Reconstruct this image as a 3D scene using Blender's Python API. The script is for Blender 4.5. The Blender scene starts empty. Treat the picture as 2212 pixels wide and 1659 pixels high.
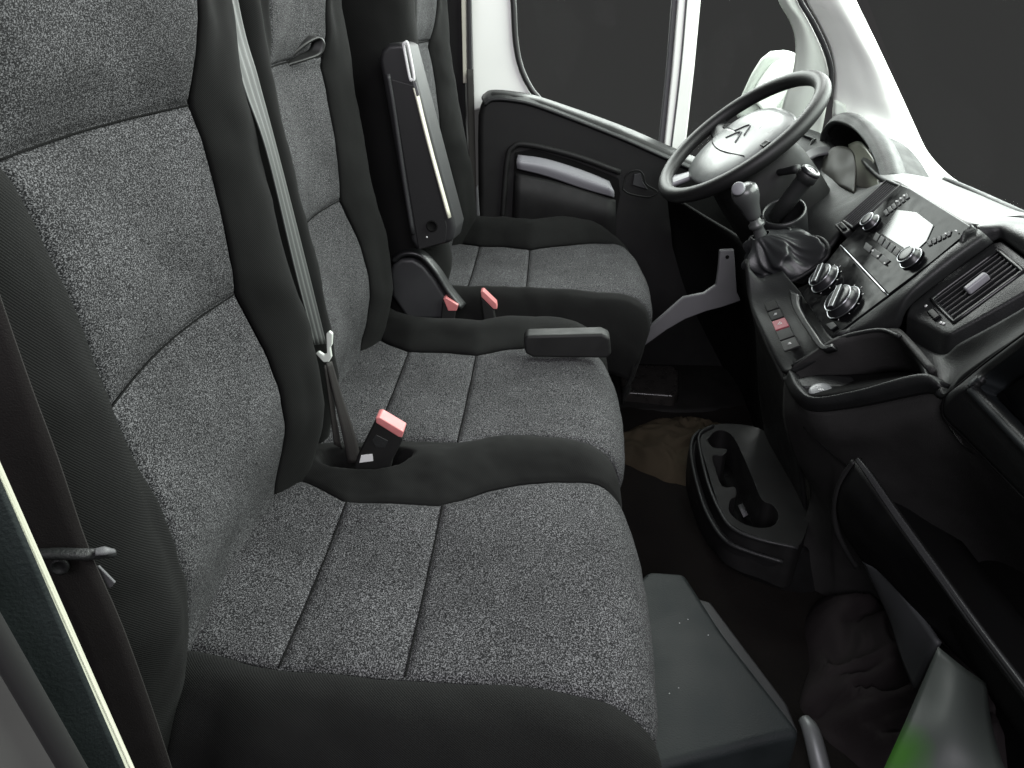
import bpy, bmesh, math, random
import numpy as np
from mathutils import Vector, Matrix, noise as mnoise

random.seed(4)
S = bpy.context.scene
col = S.collection

# ------------------------------------------------------------------ camera
# metres; +X = towards the windscreen, +Y = across the cab towards the driver's door, +Z = up, z = 0 on the seat cushions
PW, PH = 2212.0, 1659.0
CAM = np.array([.3893, -.4257, .5792]); YAW, PIT, ROL = .0461, .4792, .0066; FPX = 1600.7
_f = np.array([-math.sin(YAW)*math.cos(PIT), math.cos(YAW)*math.cos(PIT), -math.sin(PIT)])
_r = np.array([math.cos(YAW), math.sin(YAW), 0.]); _u = np.cross(_r, _f)
CR = _r*math.cos(ROL)+_u*math.sin(ROL); CU = -_r*math.sin(ROL)+_u*math.cos(ROL); CF = _f
cd = bpy.data.cameras.new('camera'); cam = bpy.data.objects.new('camera', cd); col.objects.link(cam)
cd.sensor_fit = 'HORIZONTAL'; cd.sensor_width = 36; cd.lens = 36*FPX/PW; cd.clip_start = .02; cd.clip_end = 100
cam.matrix_world = Matrix(((CR[0], CU[0], -CF[0], CAM[0]), (CR[1], CU[1], -CF[1], CAM[1]), (CR[2], CU[2], -CF[2], CAM[2]), (0, 0, 0, 1)))
S.camera = cam

# ------------------------------------------------------------------ world, lamps, exposure
wd = bpy.data.worlds.new('World'); S.world = wd; wd.use_nodes = True
bg = wd.node_tree.nodes['Background']; bg.inputs[0].default_value = (.040, .039, .039, 1); bg.inputs[1].default_value = 1.0
S.view_settings.view_transform = 'Standard'; S.view_settings.look = 'None'; S.view_settings.exposure = 0; S.view_settings.gamma = 1

def lamp(name, loc, target, sx, sy, power, colr):
    d = bpy.data.lights.new(name, 'AREA'); d.shape = 'RECTANGLE'; d.size = sx; d.size_y = sy; d.energy = power; d.color = colr
    o = bpy.data.objects.new(name, d); col.objects.link(o); o.location = loc
    o.rotation_euler = (Vector(target)-Vector(loc)).to_track_quat('-Z', 'Y').to_euler()
lamp('window_lamp', (.55, 2.7, 1.40), (.55, 1.2, .45), 2.0, 1.3, 115, (.97, 1, .97))
lamp('windscreen_lamp', (2.5, .9, 1.85), (.9, 1.2, .3), 3.4, 1.8, 215, (.93, 1, .94))
lamp('corner_lamp', (2.6, 3.2, 1.35), (.9, 1.0, .35), 2.6, 1.3, 150, (.96, 1, .97))
lamp('doorway_lamp', (.35, -1.9, 1.75), (.3, .5, .1), 2.0, 1.3, 80, (.97, .93, 1.0))

# ------------------------------------------------------------------ helpers
def at(u, v, y=None, x=None, z=None):
    d = CF+CR*(u-PW/2)/FPX-CU*(v-PH/2)/FPX
    t = (x-CAM[0])/d[0] if x is not None else (y-CAM[1])/d[1] if y is not None else (z-CAM[2])/d[2]
    return Vector(CAM+d*t)
def onplane(u, v, P0, n):
    d = Vector(CF+CR*(u-PW/2)/FPX-CU*(v-PH/2)/FPX); c = Vector(CAM)
    return c+d*((P0-c).dot(n)/d.dot(n))
def A(*pts): return [at(p[0], p[1], p[2]) for p in pts]
def Z4(a, b, y): return (a*.375+1382.5, b*.375+345.7, y)
def Z3(a, b, y): return (a*.375+1382.5, b*.375, y)

ORG = {}
def link(name, me, mat, parent=None, smooth=True, sub=0, solid=0, soff=-1, bevel=0, bseg=2, auto=None):
    n = len(me.vertices); co = np.empty(n*3); me.vertices.foreach_get('co', co); co = co.reshape(-1, 3)
    c = (co.min(0)+co.max(0))/2; me.vertices.foreach_set('co', (co-c).ravel())
    o = bpy.data.objects.new(name, me); col.objects.link(o)
    o.location = Vector(c)-(ORG[parent.name] if parent else Vector((0, 0, 0)))
    if parent: o.parent = parent
    ORG[o.name] = Vector(c)
    if mat: me.materials.append(mat)
    if smooth: me.polygons.foreach_set('use_smooth', [True]*len(me.polygons))
    if solid: m = o.modifiers.new('s', 'SOLIDIFY'); m.thickness = solid; m.offset = soff
    if bevel: m = o.modifiers.new('b', 'BEVEL'); m.width = bevel; m.segments = bseg; m.limit_method = 'ANGLE'; m.angle_limit = math.radians(40)
    if sub: m = o.modifiers.new('d', 'SUBSURF'); m.levels = sub; m.render_levels = sub
    if bevel and smooth:
        m = o.modifiers.new('w', 'WEIGHTED_NORMAL'); m.keep_sharp = True
    me.update(); return o
def mesh(vs, fs):
    me = bpy.data.meshes.new('m'); me.from_pydata([tuple(v) for v in vs], [], fs); me.update()
    bm = bmesh.new(); bm.from_mesh(me); bmesh.ops.recalc_face_normals(bm, faces=bm.faces); bm.to_mesh(me); bm.free()
    return me
def empty(name, loc, label, cat, group=None):
    o = bpy.data.objects.new(name, None); col.objects.link(o); o.location = loc; ORG[o.name] = Vector(loc); o.empty_display_size = .05
    o['label'] = label; o['category'] = cat
    if group: o['group'] = group
    return o
def tag(o, label, cat, group=None):
    o['label'] = label; o['category'] = cat
    if group: o['group'] = group
    return o
def struct(o): o['kind'] = 'structure'; return o
def cr(pts, n):
    """Catmull-Rom through pts, n samples per span"""
    P = [np.array(p, float) for p in pts]
    if len(P) == 2: return [P[0]+(P[1]-P[0])*t for t in np.linspace(0, 1, n+1)]
    P = [2*P[0]-P[1]]+P+[2*P[-1]-P[-2]]; out = []
    for i in range(1, len(P)-2):
        for k in range(n):
            t = k/n; a, b, c, d = P[i-1], P[i], P[i+1], P[i+2]
            out.append(.5*((2*b)+(-a+c)*t+(2*a-5*b+4*c-d)*t*t+(-a+3*b-3*c+d)*t**3))
    out.append(P[-2]); return out
def gridmesh(G):
    G = np.array(G); nu, nv = G.shape[:2]
    fs = [(i*nv+j, i*nv+j+1, (i+1)*nv+j+1, (i+1)*nv+j) for i in range(nu-1) for j in range(nv-1)]
    me = bpy.data.meshes.new('m'); me.from_pydata(G.reshape(-1, 3).tolist(), [], fs); me.update(); return me
def patch(name, rows, mat, parent, n=6, solid=.008, flip=False, **k):
    """smooth skin through a grid of 3D control points"""
    R = [cr(r, n) for r in rows]; G = np.array([cr([r[j] for r in R], n) for j in range(len(R[0]))])
    if flip: G = G[::-1]
    # face the camera side
    me = gridmesh(G)
    c = Vector(G.reshape(-1, 3).mean(0)); nrm = sum((p.normal*p.area for p in me.polygons), Vector())
    if nrm.dot(Vector(CAM)-c) < 0: me.flip_normals()
    return link(name, me, mat, parent, solid=solid, soff=-1, **k)
def tube(name, pts, r, mat, parent=None, n=6, seg=12, closed=False, flat=1.0, up=None):
    if closed: C = [np.array(p, float) for p in pts]
    else: C = cr(pts, n)
    C = [Vector(c) for c in C]; N = len(C)
    rad = r if isinstance(r, (list, tuple)) else [r]*2
    vs = []; fs = []; prev = None
    for i, c in enumerate(C):
        t = (C[(i+1) % N]-C[i-1]) if closed else (C[min(i+1, N-1)]-C[max(i-1, 0)])
        t.normalize()
        a = prev if prev is not None else (Vector(up) if up else (Vector((0, 0, 1)) if abs(t.z) < .9 else Vector((1, 0, 0))))
        a = (a-t*a.dot(t)).normalized(); b = t.cross(a); prev = a
        s = i/(N-1)*(len(rad)-1); k = min(int(s), len(rad)-2); rr = rad[k]+(rad[k+1]-rad[k])*(s-k)
        for j in range(seg):
            th = 2*math.pi*j/seg; vs.append(c+a*rr*math.cos(th)*flat+b*rr*math.sin(th))
    for i in range(N if closed else N-1):
        for j in range(seg):
            i2 = (i+1) % N
            fs.append((i*seg+j, i*seg+(j+1) % seg, i2*seg+(j+1) % seg, i2*seg+j))
    if not closed: fs.append(tuple(range(seg))); fs.append(tuple((N-1)*seg+j for j in range(seg)))
    return link(name, mesh(vs, fs), mat, parent)
def prism(name, poly, ext, mat, parent=None, bevel=.004, bseg=3, smooth=True, **k):
    n = len(poly); e = Vector(ext); vs = [Vector(p) for p in poly]+[Vector(p)+e for p in poly]
    fs = [tuple(range(n)), tuple(range(2*n-1, n-1, -1))]+[(i, (i+1) % n, n+(i+1) % n, n+i) for i in range(n)]
    return link(name, mesh(vs, fs), mat, parent, bevel=bevel, bseg=bseg, smooth=smooth, **k)
def box(name, c, size, mat, parent=None, ax=None, bevel=.003, bseg=3):
    ax = ax or (Vector((1, 0, 0)), Vector((0, 1, 0)), Vector((0, 0, 1))); c = Vector(c)
    h = [ax[i]*size[i]/2 for i in range(3)]
    return prism(name, [c-h[0]-h[1]-h[2], c+h[0]-h[1]-h[2], c+h[0]+h[1]-h[2], c-h[0]+h[1]-h[2]], h[2]*2, mat, parent, bevel, bseg)
def lathe(name, prof, o, axis, mat, parent=None, seg=32, cap=True, **k):
    axis = Vector(axis).normalized(); a = axis.orthogonal().normalized(); b = axis.cross(a); o = Vector(o); vs = []; fs = []
    for r, h in prof:
        for j in range(seg):
            th = 2*math.pi*j/seg; vs.append(o+axis*h+(a*math.cos(th)+b*math.sin(th))*r)
    for i in range(len(prof)-1):
        for j in range(seg): fs.append((i*seg+j, i*seg+(j+1) % seg, (i+1)*seg+(j+1) % seg, (i+1)*seg+j))
    if cap: fs += [tuple(range(seg)), tuple((len(prof)-1)*seg+j for j in range(seg))]
    return link(name, mesh(vs, fs), mat, parent, **k)
def ribbon(name, left, right, mat, parent=None, n=8, solid=.0015, across=4):
    L = cr(left, n); Rr = cr(right, n)
    G = np.array([[l+(r-l)*t for t in np.linspace(0, 1, across+1)] for l, r in zip(L, Rr)])
    return link(name, gridmesh(G), mat, parent, solid=solid, soff=0)
def holed(name, outer, holes, depth, mat, parent=None, bevel=.002):
    """flat plate with openings, walls of the openings included"""
    bm = bmesh.new(); es = []; loops = []
    for lp in [outer]+holes:
        v = [bm.verts.new(p) for p in lp]; loops.append(v)
        es += [bm.edges.new((v[i], v[(i+1) % len(v)])) for i in range(len(v))]
    bmesh.ops.triangle_fill(bm, use_beauty=True, use_dissolve=False, edges=es)
    d = Vector(depth)
    for v in loops:
        w = [bm.verts.new(x.co+d) for x in v]
        for i in range(len(v)): bm.faces.new((v[i], v[(i+1) % len(v)], w[(i+1) % len(v)], w[i]))
    bmesh.ops.recalc_face_normals(bm, faces=bm.faces)
    me = bpy.data.meshes.new('m'); bm.to_mesh(me); bm.free()
    return link(name, me, mat, parent, bevel=bevel)
def lerp1(x, xs, ys): return float(np.interp(x, xs, ys))
def sm(a, b, x): t = min(1, max(0, (x-a)/(b-a))); return t*t*(3-2*t)

# ------------------------------------------------------------------ materials
def mat(name, base, rough=.5, spec=.5, metal=0, bump=None, var=None, sheen=0, coat=0, emit=None):
    m = bpy.data.materials.new(name); m.use_nodes = True; nt = m.node_tree; b = nt.nodes['Principled BSDF']
    b.inputs['Base Color'].default_value = (*base, 1); b.inputs['Roughness'].default_value = rough
    b.inputs['Metallic'].default_value = metal; b.inputs['Specular IOR Level'].default_value = spec
    if sheen: b.inputs['Sheen Weight'].default_value = sheen; b.inputs['Sheen Roughness'].default_value = .5
    if coat: b.inputs['Coat Weight'].default_value = coat; b.inputs['Coat Roughness'].default_value = .06
    tc = nt.nodes.new('ShaderNodeTexCoord')
    if var:
        sc, lo, hi = var[:3]; nz = nt.nodes.new('ShaderNodeTexNoise'); nz.inputs['Scale'].default_value = sc; nz.inputs['Detail'].default_value = 4
        nt.links.new(tc.outputs['Object'], nz.inputs['Vector'])
        mx = nt.nodes.new('ShaderNodeMix'); mx.data_type = 'RGBA'
        mx.inputs[6].default_value = tuple(c*lo for c in base)+(1,); mx.inputs[7].default_value = tuple(min(1, c*hi) for c in base)+(1,)
        nt.links.new(nz.outputs['Fac'], mx.inputs[0]); nt.links.new(mx.outputs[2], b.inputs['Base Color'])
        mr = nt.nodes.new('ShaderNodeMapRange'); mr.inputs[1].default_value = .3; mr.inputs[2].default_value = .7
        mr.inputs[3].default_value = max(.03, rough-.07); mr.inputs[4].default_value = min(1, rough+.07)
        nt.links.new(nz.outputs['Fac'], mr.inputs[0]); nt.links.new(mr.outputs[0], b.inputs['Roughness'])
    if bump:
        sc, st = bump; nz = nt.nodes.new('ShaderNodeTexNoise'); nz.inputs['Scale'].default_value = sc; nz.inputs['Detail'].default_value = 2
        nt.links.new(tc.outputs['Object'], nz.inputs['Vector']); bp = nt.nodes.new('ShaderNodeBump')
        bp.inputs['Strength'].default_value = st; bp.inputs['Distance'].default_value = .001
        nt.links.new(nz.outputs['Fac'], bp.inputs['Height']); nt.links.new(bp.outputs[0], b.inputs['Normal'])
    return m
def fabric_mat():
    m = bpy.data.materials.new('grey_speckled_weave'); m.use_nodes = True; nt = m.node_tree; b = nt.nodes['Principled BSDF']
    tc = nt.nodes.new('ShaderNodeTexCoord'); mp = nt.nodes.new('ShaderNodeMapping'); mp.inputs['Scale'].default_value = (1, .8, 1.25)
    nt.links.new(tc.outputs['Object'], mp.inputs[0])
    n1 = nt.nodes.new('ShaderNodeTexNoise'); n1.inputs['Scale'].default_value = 780; n1.inputs['Detail'].default_value = 1.5; n1.inputs['Roughness'].default_value = .6
    nt.links.new(mp.outputs[0], n1.inputs['Vector'])
    rp = nt.nodes.new('ShaderNodeValToRGB'); e = rp.color_ramp.elements
    e[0].position = .36; e[0].color = (.0035, .0035, .004, 1); e[1].position = .66; e[1].color = (.128, .127, .132, 1)
    k = e.new(.5); k.color = (.0198, .0196, .0208, 1)
    nt.links.new(n1.outputs['Fac'], rp.inputs[0])
    n2 = nt.nodes.new('ShaderNodeTexNoise'); n2.inputs['Scale'].default_value = 9; n2.inputs['Detail'].default_value = 3
    nt.links.new(tc.outputs['Object'], n2.inputs['Vector'])
    mr = nt.nodes.new('ShaderNodeMapRange'); mr.inputs[1].default_value = .3; mr.inputs[2].default_value = .7; mr.inputs[3].default_value = .76; mr.inputs[4].default_value = 1.2
    nt.links.new(n2.outputs['Fac'], mr.inputs[0])
    mx = nt.nodes.new('ShaderNodeVectorMath'); mx.operation = 'SCALE'
    nt.links.new(rp.outputs[0], mx.inputs[0]); nt.links.new(mr.outputs[0], mx.inputs['Scale']); nt.links.new(mx.outputs[0], b.inputs['Base Color'])
    b.inputs['Roughness'].default_value = .92; b.inputs['Specular IOR Level'].default_value = .15
    bp = nt.nodes.new('ShaderNodeBump'); bp.inputs['Strength'].default_value = .5; bp.inputs['Distance'].default_value = .0012
    nt.links.new(n1.outputs['Fac'], bp.inputs['Height']); nt.links.new(bp.outputs[0], b.inputs['Normal'])
    return m
def twill_mat():
    m = bpy.data.materials.new('black_twill'); m.use_nodes = True; nt = m.node_tree; b = nt.nodes['Principled BSDF']
    tc = nt.nodes.new('ShaderNodeTexCoord'); w = nt.nodes.new('ShaderNodeTexWave'); w.wave_type = 'BANDS'; w.bands_direction = 'DIAGONAL'
    w.inputs['Scale'].default_value = 230; w.inputs['Distortion'].default_value = .4; w.inputs['Detail'].default_value = 1
    nt.links.new(tc.outputs['Object'], w.inputs['Vector'])
    nz = nt.nodes.new('ShaderNodeTexNoise'); nz.inputs['Scale'].default_value = 14; nz.inputs['Detail'].default_value = 5
    nt.links.new(tc.outputs['Object'], nz.inputs['Vector'])
    mx = nt.nodes.new('ShaderNodeMix'); mx.data_type = 'RGBA'; mx.inputs[6].default_value = (.0034, .0035, .0034, 1); mx.inputs[7].default_value = (.0102, .0104, .0101, 1)
    ad = nt.nodes.new('ShaderNodeMath'); ad.operation = 'MULTIPLY_ADD'; ad.inputs[1].default_value = .5
    nt.links.new(w.outputs['Fac'], ad.inputs[0]); 
    h = nt.nodes.new('ShaderNodeMath'); h.operation = 'MULTIPLY'; h.inputs[1].default_value = .5; nt.links.new(nz.outputs['Fac'], h.inputs[0]); nt.links.new(h.outputs[0], ad.inputs[2])
    nt.links.new(ad.outputs[0], mx.inputs[0]); nt.links.new(mx.outputs[2], b.inputs['Base Color'])
    b.inputs['Roughness'].default_value = .85; b.inputs['Specular IOR Level'].default_value = .08; b.inputs['Sheen Weight'].default_value = .012
    bp = nt.nodes.new('ShaderNodeBump'); bp.inputs['Strength'].default_value = .5; bp.inputs['Distance'].default_value = .0006
    nt.links.new(w.outputs['Fac'], bp.inputs['Height']); nt.links.new(bp.outputs[0], b.inputs['Normal'])
    return m
FAB = fabric_mat(); TW = twill_mat(); SEAM = mat('dark_seam_thread', (.006, .006, .006), .95, .05)
PL = mat('black_grained_plastic', (.0125, .0132, .0134), .50, .36, bump=(520, .55), var=(25, .8, 1.2))
PLM = mat('black_matt_plastic', (.0075, .0075, .0075), .6, .25, bump=(900, .2), var=(30, .75, 1.25))
PLG = mat('piano_black', (.005, .005, .0055),   .16, .05, var=(60, .9, 1.1))
PLS = mat('black_satin_plastic', (.012, .0125, .013), .36, .45, bump=(700, .1))
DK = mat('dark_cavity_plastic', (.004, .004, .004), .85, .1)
GP = mat('grey_green_box_plastic', (.0085, .0115, .012), .6, .3, bump=(400, .5), var=(16, .55, 1.6))
GREY = mat('mid_grey_plastic', (.08, .08, .084), .55, .3, bump=(600, .2), var=(20, .9, 1.1))
GDK = mat('dark_grey_plastic', (.026, .0265, .028), .5, .35, bump=(800, .25), var=(20, .85, 1.15))
WH = mat('white_body_plastic', (.84, .86, .82), .45, .4, bump=(700, .12), var=(6, .95, 1.04))
WHG = mat('pale_grey_trim', (.50, .53, .49), .5, .4, bump=(700, .15), var=(8, .9, 1.08))
CREAM = mat('cream_trim', (.55, .54, .45), .5, .4, var=(15, .85, 1.05))
SIL = mat('silver_paint', (.20, .20, .215), .42, .4, metal=.0, bump=(900, .08))
CHR = mat('chrome', (.42, .43, .45), .28, .5, metal=1)
RUB = mat('black_rubber', (.012, .012, .012), .5, .45)
RED = mat('red_button', (.42, .14, .14), .45, .4, var=(80, .85, 1.15))
REDD = mat('dim_red_button', (.22, .045, .06), .5, .35)
BELT = mat('grey_belt_webbing', (.055, .058, .056), .55, .5, bump=(600, .3))
BELTD = mat('black_belt_webbing', (.011, .0095, .009), .8, .25, bump=(900, .5), var=(40, .8, 1.2))
MARK = mat('white_marking', (.6, .6, .6), .6, .3)
CARPET = mat('dark_brown_carpet', (.0065, .0056, .005), .95, .1, bump=(200, 1.0), var=(14, .5, 1.6))
CLOTH = mat('dark_crumpled_cloth', (.018, .015, .0155), .9, .15, bump=(500, .4))
LEATH = mat('black_leather', (.015, .016, .017), .42, .5, bump=(300, .35))
OLIVE = mat('dusty_brown_mat', (.040, .032, .021), .9, .1, bump=(180, .5), var=(9, .45, 1.5))
METAL = mat('bright_metal', (.6, .6, .58), .3, .5, metal=1)

# ------------------------------------------------------------------ setting: floor
def flat(name, x0, x1, y0, y1, z, m):
    nx, ny = 24, 36
    G = [[(x0+(x1-x0)*i/nx, y0+(y1-y0)*j/ny, z+.004*math.sin(i*1.3+j*.7)) for j in range(ny+1)] for i in range(nx+1)]
    o = link(name, gridmesh(G), m, None, solid=.02); return struct(o)
FLOOR = flat('floor', -.25, 1.25, -.1, 1.62, -.42, CARPET)
# wall behind the seats
o = patch('bulkhead', [A()+[Vector((-.30, -.12, -.42)), Vector((-.30, .7, -.42)), Vector((-.30, 1.7, -.42))], [Vector((-.32, -.12, .62)), Vector((-.32, .7, .62)), Vector((-.32, 1.7, .62))]], GDK, None); struct(o)

# ------------------------------------------------------------------ seats
XPZ = [-.06, .02, .06, .10, .15, .20, .25, .282, .31, .38, .45, .486, .53, .58, .65, .72]
XPX = [.030, .041, .054, .063, .064, .056, .044, .036, .038, .035, .028, .021, .036, .044, .040, .022]
def puff(G, edges, depth=.0028, w=.0040, rise=.0045, rw=.035):
    """sink the skin at its sewn edges and let it swell between them. edges = (row start, row end, column start, column end)"""
    G = np.array(G, float); nu, nv = G.shape[:2]
    du = np.zeros((nu, nv)); du[1:] = np.linalg.norm(G[1:]-G[:-1], axis=2); su = du.cumsum(0)
    dv = np.zeros((nu, nv)); dv[:, 1:] = np.linalg.norm(G[:, 1:]-G[:, :-1], axis=2); sv = dv.cumsum(1)
    D = np.full((nu, nv), 9.)
    if edges[0]: D = np.minimum(D, su)
    if edges[1]: D = np.minimum(D, su[-1:]-su)
    if edges[2]: D = np.minimum(D, sv)
    if edges[3]: D = np.minimum(D, sv[:, -1:]-sv)
    gu = np.gradient(G, axis=0); gv = np.gradient(G, axis=1); n = np.cross(gu, gv); n /= np.linalg.norm(n, axis=2)[..., None]+1e-12
    return n, -depth*np.exp(-(D/w)**2)+rise*(1-np.exp(-(D/rw)))
def skin(name, f, us, vs, mt, parent, edges, outward, **k):
    G = np.array([[f(u, v) for v in vs] for u in us], float)
    n, off = puff(G, edges, **k)
    s = np.sign((n*np.array(outward)).sum(2)); s[s == 0] = 1
    # settle on one orientation
    s = 1.0 if s.mean() > 0 else -1.0
    wob = np.array([[mnoise.noise(Vector(p)*22)*.0016+mnoise.noise(Vector(p)*60)*.0005 for p in r] for r in G])
    G = G+n*s*(off+wob*(1.8 if mt is TW else 1))[..., None]
    me = gridmesh(G)
    nr = sum((p.normal*p.area for p in me.polygons), Vector())
    if nr.dot(Vector(outward)) < 0: me.flip_normals()
    return link(name, me, mt, parent, solid=.006, soff=-1)
def dens(a, b, n, ends=True):
    t = np.linspace(0, 1, n)
    if ends: t = .5-.5*np.cos(t*math.pi)*(.35+.65*1)   # denser at the sewn edges
    return list(a+(b-a)*t)

def cushion(parent, x0, xf, yN, yF, z0, seams, near=None, far=None, r=.065, drop=.13):
    """yN, yF: functions of x for the edges of the patterned middle"""
    L1 = lambda X: X-r-x0
    def prof(s, X):
        a = s
        l = L1(X); arc = r*math.pi/2
        if a <= l: return x0+a, 0.
        if a <= l+arc: t = (a-l)/r; return X-r+r*math.sin(t), -r+r*math.cos(t)
        return X-.02*min(1, (a-l-arc)/.1), -r-(a-l-arc)
    total = L1(xf)+r*math.pi/2+drop-r
    def crown(x): return .006*sm(.05, .42, x-x0)-.004
    def mid(s, t):
        x, dz = prof(s, xf+.010*math.sin(math.pi*t)); xx = min(x, xf)
        y = yN(xx)+(yF(xx)-yN(xx))*t
        return (x, y, z0+dz+crown(x)-.005*math.sin(math.pi*t)*(1-sm(.3, .5, x-x0)))
    edges = [0]+[s-x0 for s in seams]+[total]
    for i in range(len(edges)-1):
        n = 26 if i < 2 else 60
        skin('fabric_panel', mid, dens(edges[i], edges[i+1], n), dens(0, 1, 44), FAB, parent, (i > 0, i < len(edges)-2, True, True), (.3, 0, 1))
    for s_ in edges[1:-1]:
        P = [Vector(mid(s_, t))+Vector((0, 0, -.0012)) for t in np.linspace(.005, .995, 24)]
        tube('seam', P, .0011, SEAM, parent, n=1, seg=6)
    return total, prof, crown

def bolster(name, parent, x0, xf, edge, ctrl, z0, pull, mt=TW, r=.065, drop=.13, dip=None, ns=70, nt=36, edges=(0, 0, 1, 0), lowfront=.45):
    """edge(x) = y of the sewn line, ctrl = [(dy, dz)] section from that line outwards"""
    C = cr([(a, b, 0) for a, b in ctrl], 8); m = len(C)-1
    def f(s, t):
        q = t*m; dy = lerp1(q, range(m+1), [c[0] for c in C]); dz = lerp1(q, range(m+1), [c[1] for c in C])
        X = xf-pull(t); l = X-r-x0; arc = r*math.pi/2; a = s*(l+arc+drop-r)
        if a <= l: x, pz = x0+a, 0.
        elif a <= l+arc: th = (a-l)/r; x, pz = X-r+r*math.sin(th), -r+r*math.cos(th)
        else: x, pz = X-.02*min(1, (a-l-arc)/.1), -r-(a-l-arc)
        k = 1-sm(xf-.2, xf, x)*lowfront
        z = z0+pz*(1-sm(.0, .14, -dz)*.5)+.006*sm(.05, .42, x-x0)-.004+(dz*k if dz > 0 else dz)
        y = edge(min(x, xf))+dy
        if dip: z += dip(x, y)
        return (x, y, z)
    return skin(name, f, dens(0, 1, ns, False), dens(0, 1, nt, False), mt, parent, edges, (.2, 0, 1))

def backrest(parent, yc0, yc1, dx, near, far, creases, top=.70, zb=-.06, lean=0.):
    """yc0/yc1: sewn lines of the patterned middle; near/far: (depth, y outer) of the black wings"""
    def xp(z): return lerp1(z, XPZ, XPX)+dx+lean*z
    def mid(z, t): 
        y = yc0(z)+(yc1(z)-yc0(z))*t
        return (xp(z)-.014*math.sin(math.pi*t)+ .004, y, z)
    zs = [zb]+creases+[top]
    for i in range(len(zs)-1):
        skin('fabric_panel', mid, dens(zs[i], zs[i+1], 40), dens(0, 1, 44), FAB, parent, (i > 0, i < len(zs)-2, True, True), (1, 0, 0), rise=.008, depth=.0035)
    for z_ in creases:
        tube('seam', [Vector(mid(z_, t))+Vector((-.0012, 0, 0)) for t in np.linspace(.005, .995, 24)], .0009, SEAM, parent, n=1, seg=6)
    for nm, ye, ctrl in (('bolster', yc0, near), ('bolster', yc1, far)):
        C = cr([(a, b, 0) for a, b in ctrl], 8); m = len(C)-1
        def f(z, t, C=C, m=m, ye=ye):
            q = t*m; dy = lerp1(q, range(m+1), [c[0] for c in C]); dxx = lerp1(q, range(m+1), [c[1] for c in C])
            k = (1-.35*sm(.2, .5, z))*(1-.5*sm(.1, -.06, z))
            xsm = lerp1(z, [-.06, .1, .2, .35, .5, .72], [.035, .060, .054, .040, .030, .022])+dx+lean*z
            b = sm(0, .25, t)
            x = (xp(z)+.004)*(1-b)+xsm*b+(dxx*k if dxx > 0 else dxx)
            return (x, ye(z)+dy, z)
        skin(nm, f, dens(zb, top, 70, False), dens(0, 1, 40, False), TW, parent, (0, 0, 1, 0), (1, 0, 0), rise=.004)

# ---- double bench
bench = empty('double_bench_seat', (.2, .47, -.42), 'grey speckled double passenger bench with black bolsters in the foreground', 'seat')
yN1 = lambda x: lerp1(x, [.0, .03, .089, .141, .204, .27, .39, .453, .49, .51], [.104, .10, .089, .077, .074, .07, .066, .056, .045, .042])
yF1 = lambda x: lerp1(x, [.0, .033, .072, .10, .134, .20, .26, .29, .319, .36, .411, .467, .5], [.41, .404, .392, .374, .350, .347, .345, .358, .376, .394, .404, .408, .404])
yN2 = lambda x: lerp1(x, [.0, .10, .19, .268, .30, .328, .411, .477, .51], [.485, .495, .502, .498, .51, .518, .516, .50, .492])
yF2 = lambda x: lerp1(x, [.0, .045, .09, .138, .206, .268, .30, .326, .42, .5], [.90, .896, .85, .813, .811, .797, .815, .828, .845, .84])
cb = prism('cushion', [Vector((-.06, .005, -.16)), Vector((.47, .02, -.16)), Vector((.47, .93, -.16)), Vector((-.06, .94, -.16))], (0, 0, .085), TW, bench, bevel=.02)
prism('seat_base', [Vector((-.02, .06, -.42)), Vector((.40, .06, -.42)), Vector((.40, .90, -.42)), Vector((-.02, .90, -.42))], (0, 0, .26), PLM, bench, bevel=.01)
cushion(cb, -.05, .507, yN1, yF1, 0, (.139, .265))
cushion(cb, -.05, .512, yN2, yF2, 0, (.140, .267))
bolster('bolster', cb, -.05, .507, yN1, [(0, 0), (-.018, .006), (-.036, .004), (-.055, -.010), (-.072, -.040), (-.080, -.085), (-.078, -.15)], 0, lambda t: .055*sm(.25, .9, t))
def hump():
    H = 60; K = 40
    def dip(x, y):
        e = ((x-.145)/.062)**2+((y-.438)/.030)**2
        return -.06*sm(1.25, .75, e)
    def f(s, t):
        X = .505-.004*math.sin(math.pi*t); r = .06; l = X-r+.05; arc = r*math.pi/2; a = s*(l+arc+.07)
        if a <= l: x, pz = -.05+a, 0.
        elif a <= l+arc: th = (a-l)/r; x, pz = X-r+r*math.sin(th), -r+r*math.cos(th)
        else: x, pz = X, -r-(a-l-arc)
        xx = min(x, .507); y = yF1(xx)+(yN2(xx)-yF1(xx))*t
        h = (.012+.015*sm(.15, .34, x))*(1-.35*sm(.36, .52, x))*math.sin(math.pi*t)**1.2
        return (x, y, pz+h+.006*sm(.05, .42, x+.05)-.004+dip(x, y))
    return skin('bolster', f, list(np.linspace(0, 1, 150)), list(np.linspace(0, 1, 50)), TW, cb, (0, 0, 1, 1), (.2, 0, 1), rise=.002)
hump()
bolster('bolster', cb, -.05, .512, yF2, [(0, 0), (.03, .016), (.06, .030), (.09, .026), (.115, .0), (.125, -.04), (.125, -.13)], 0, lambda t: .07*sm(.3, 1, t), lowfront=.8)
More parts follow.
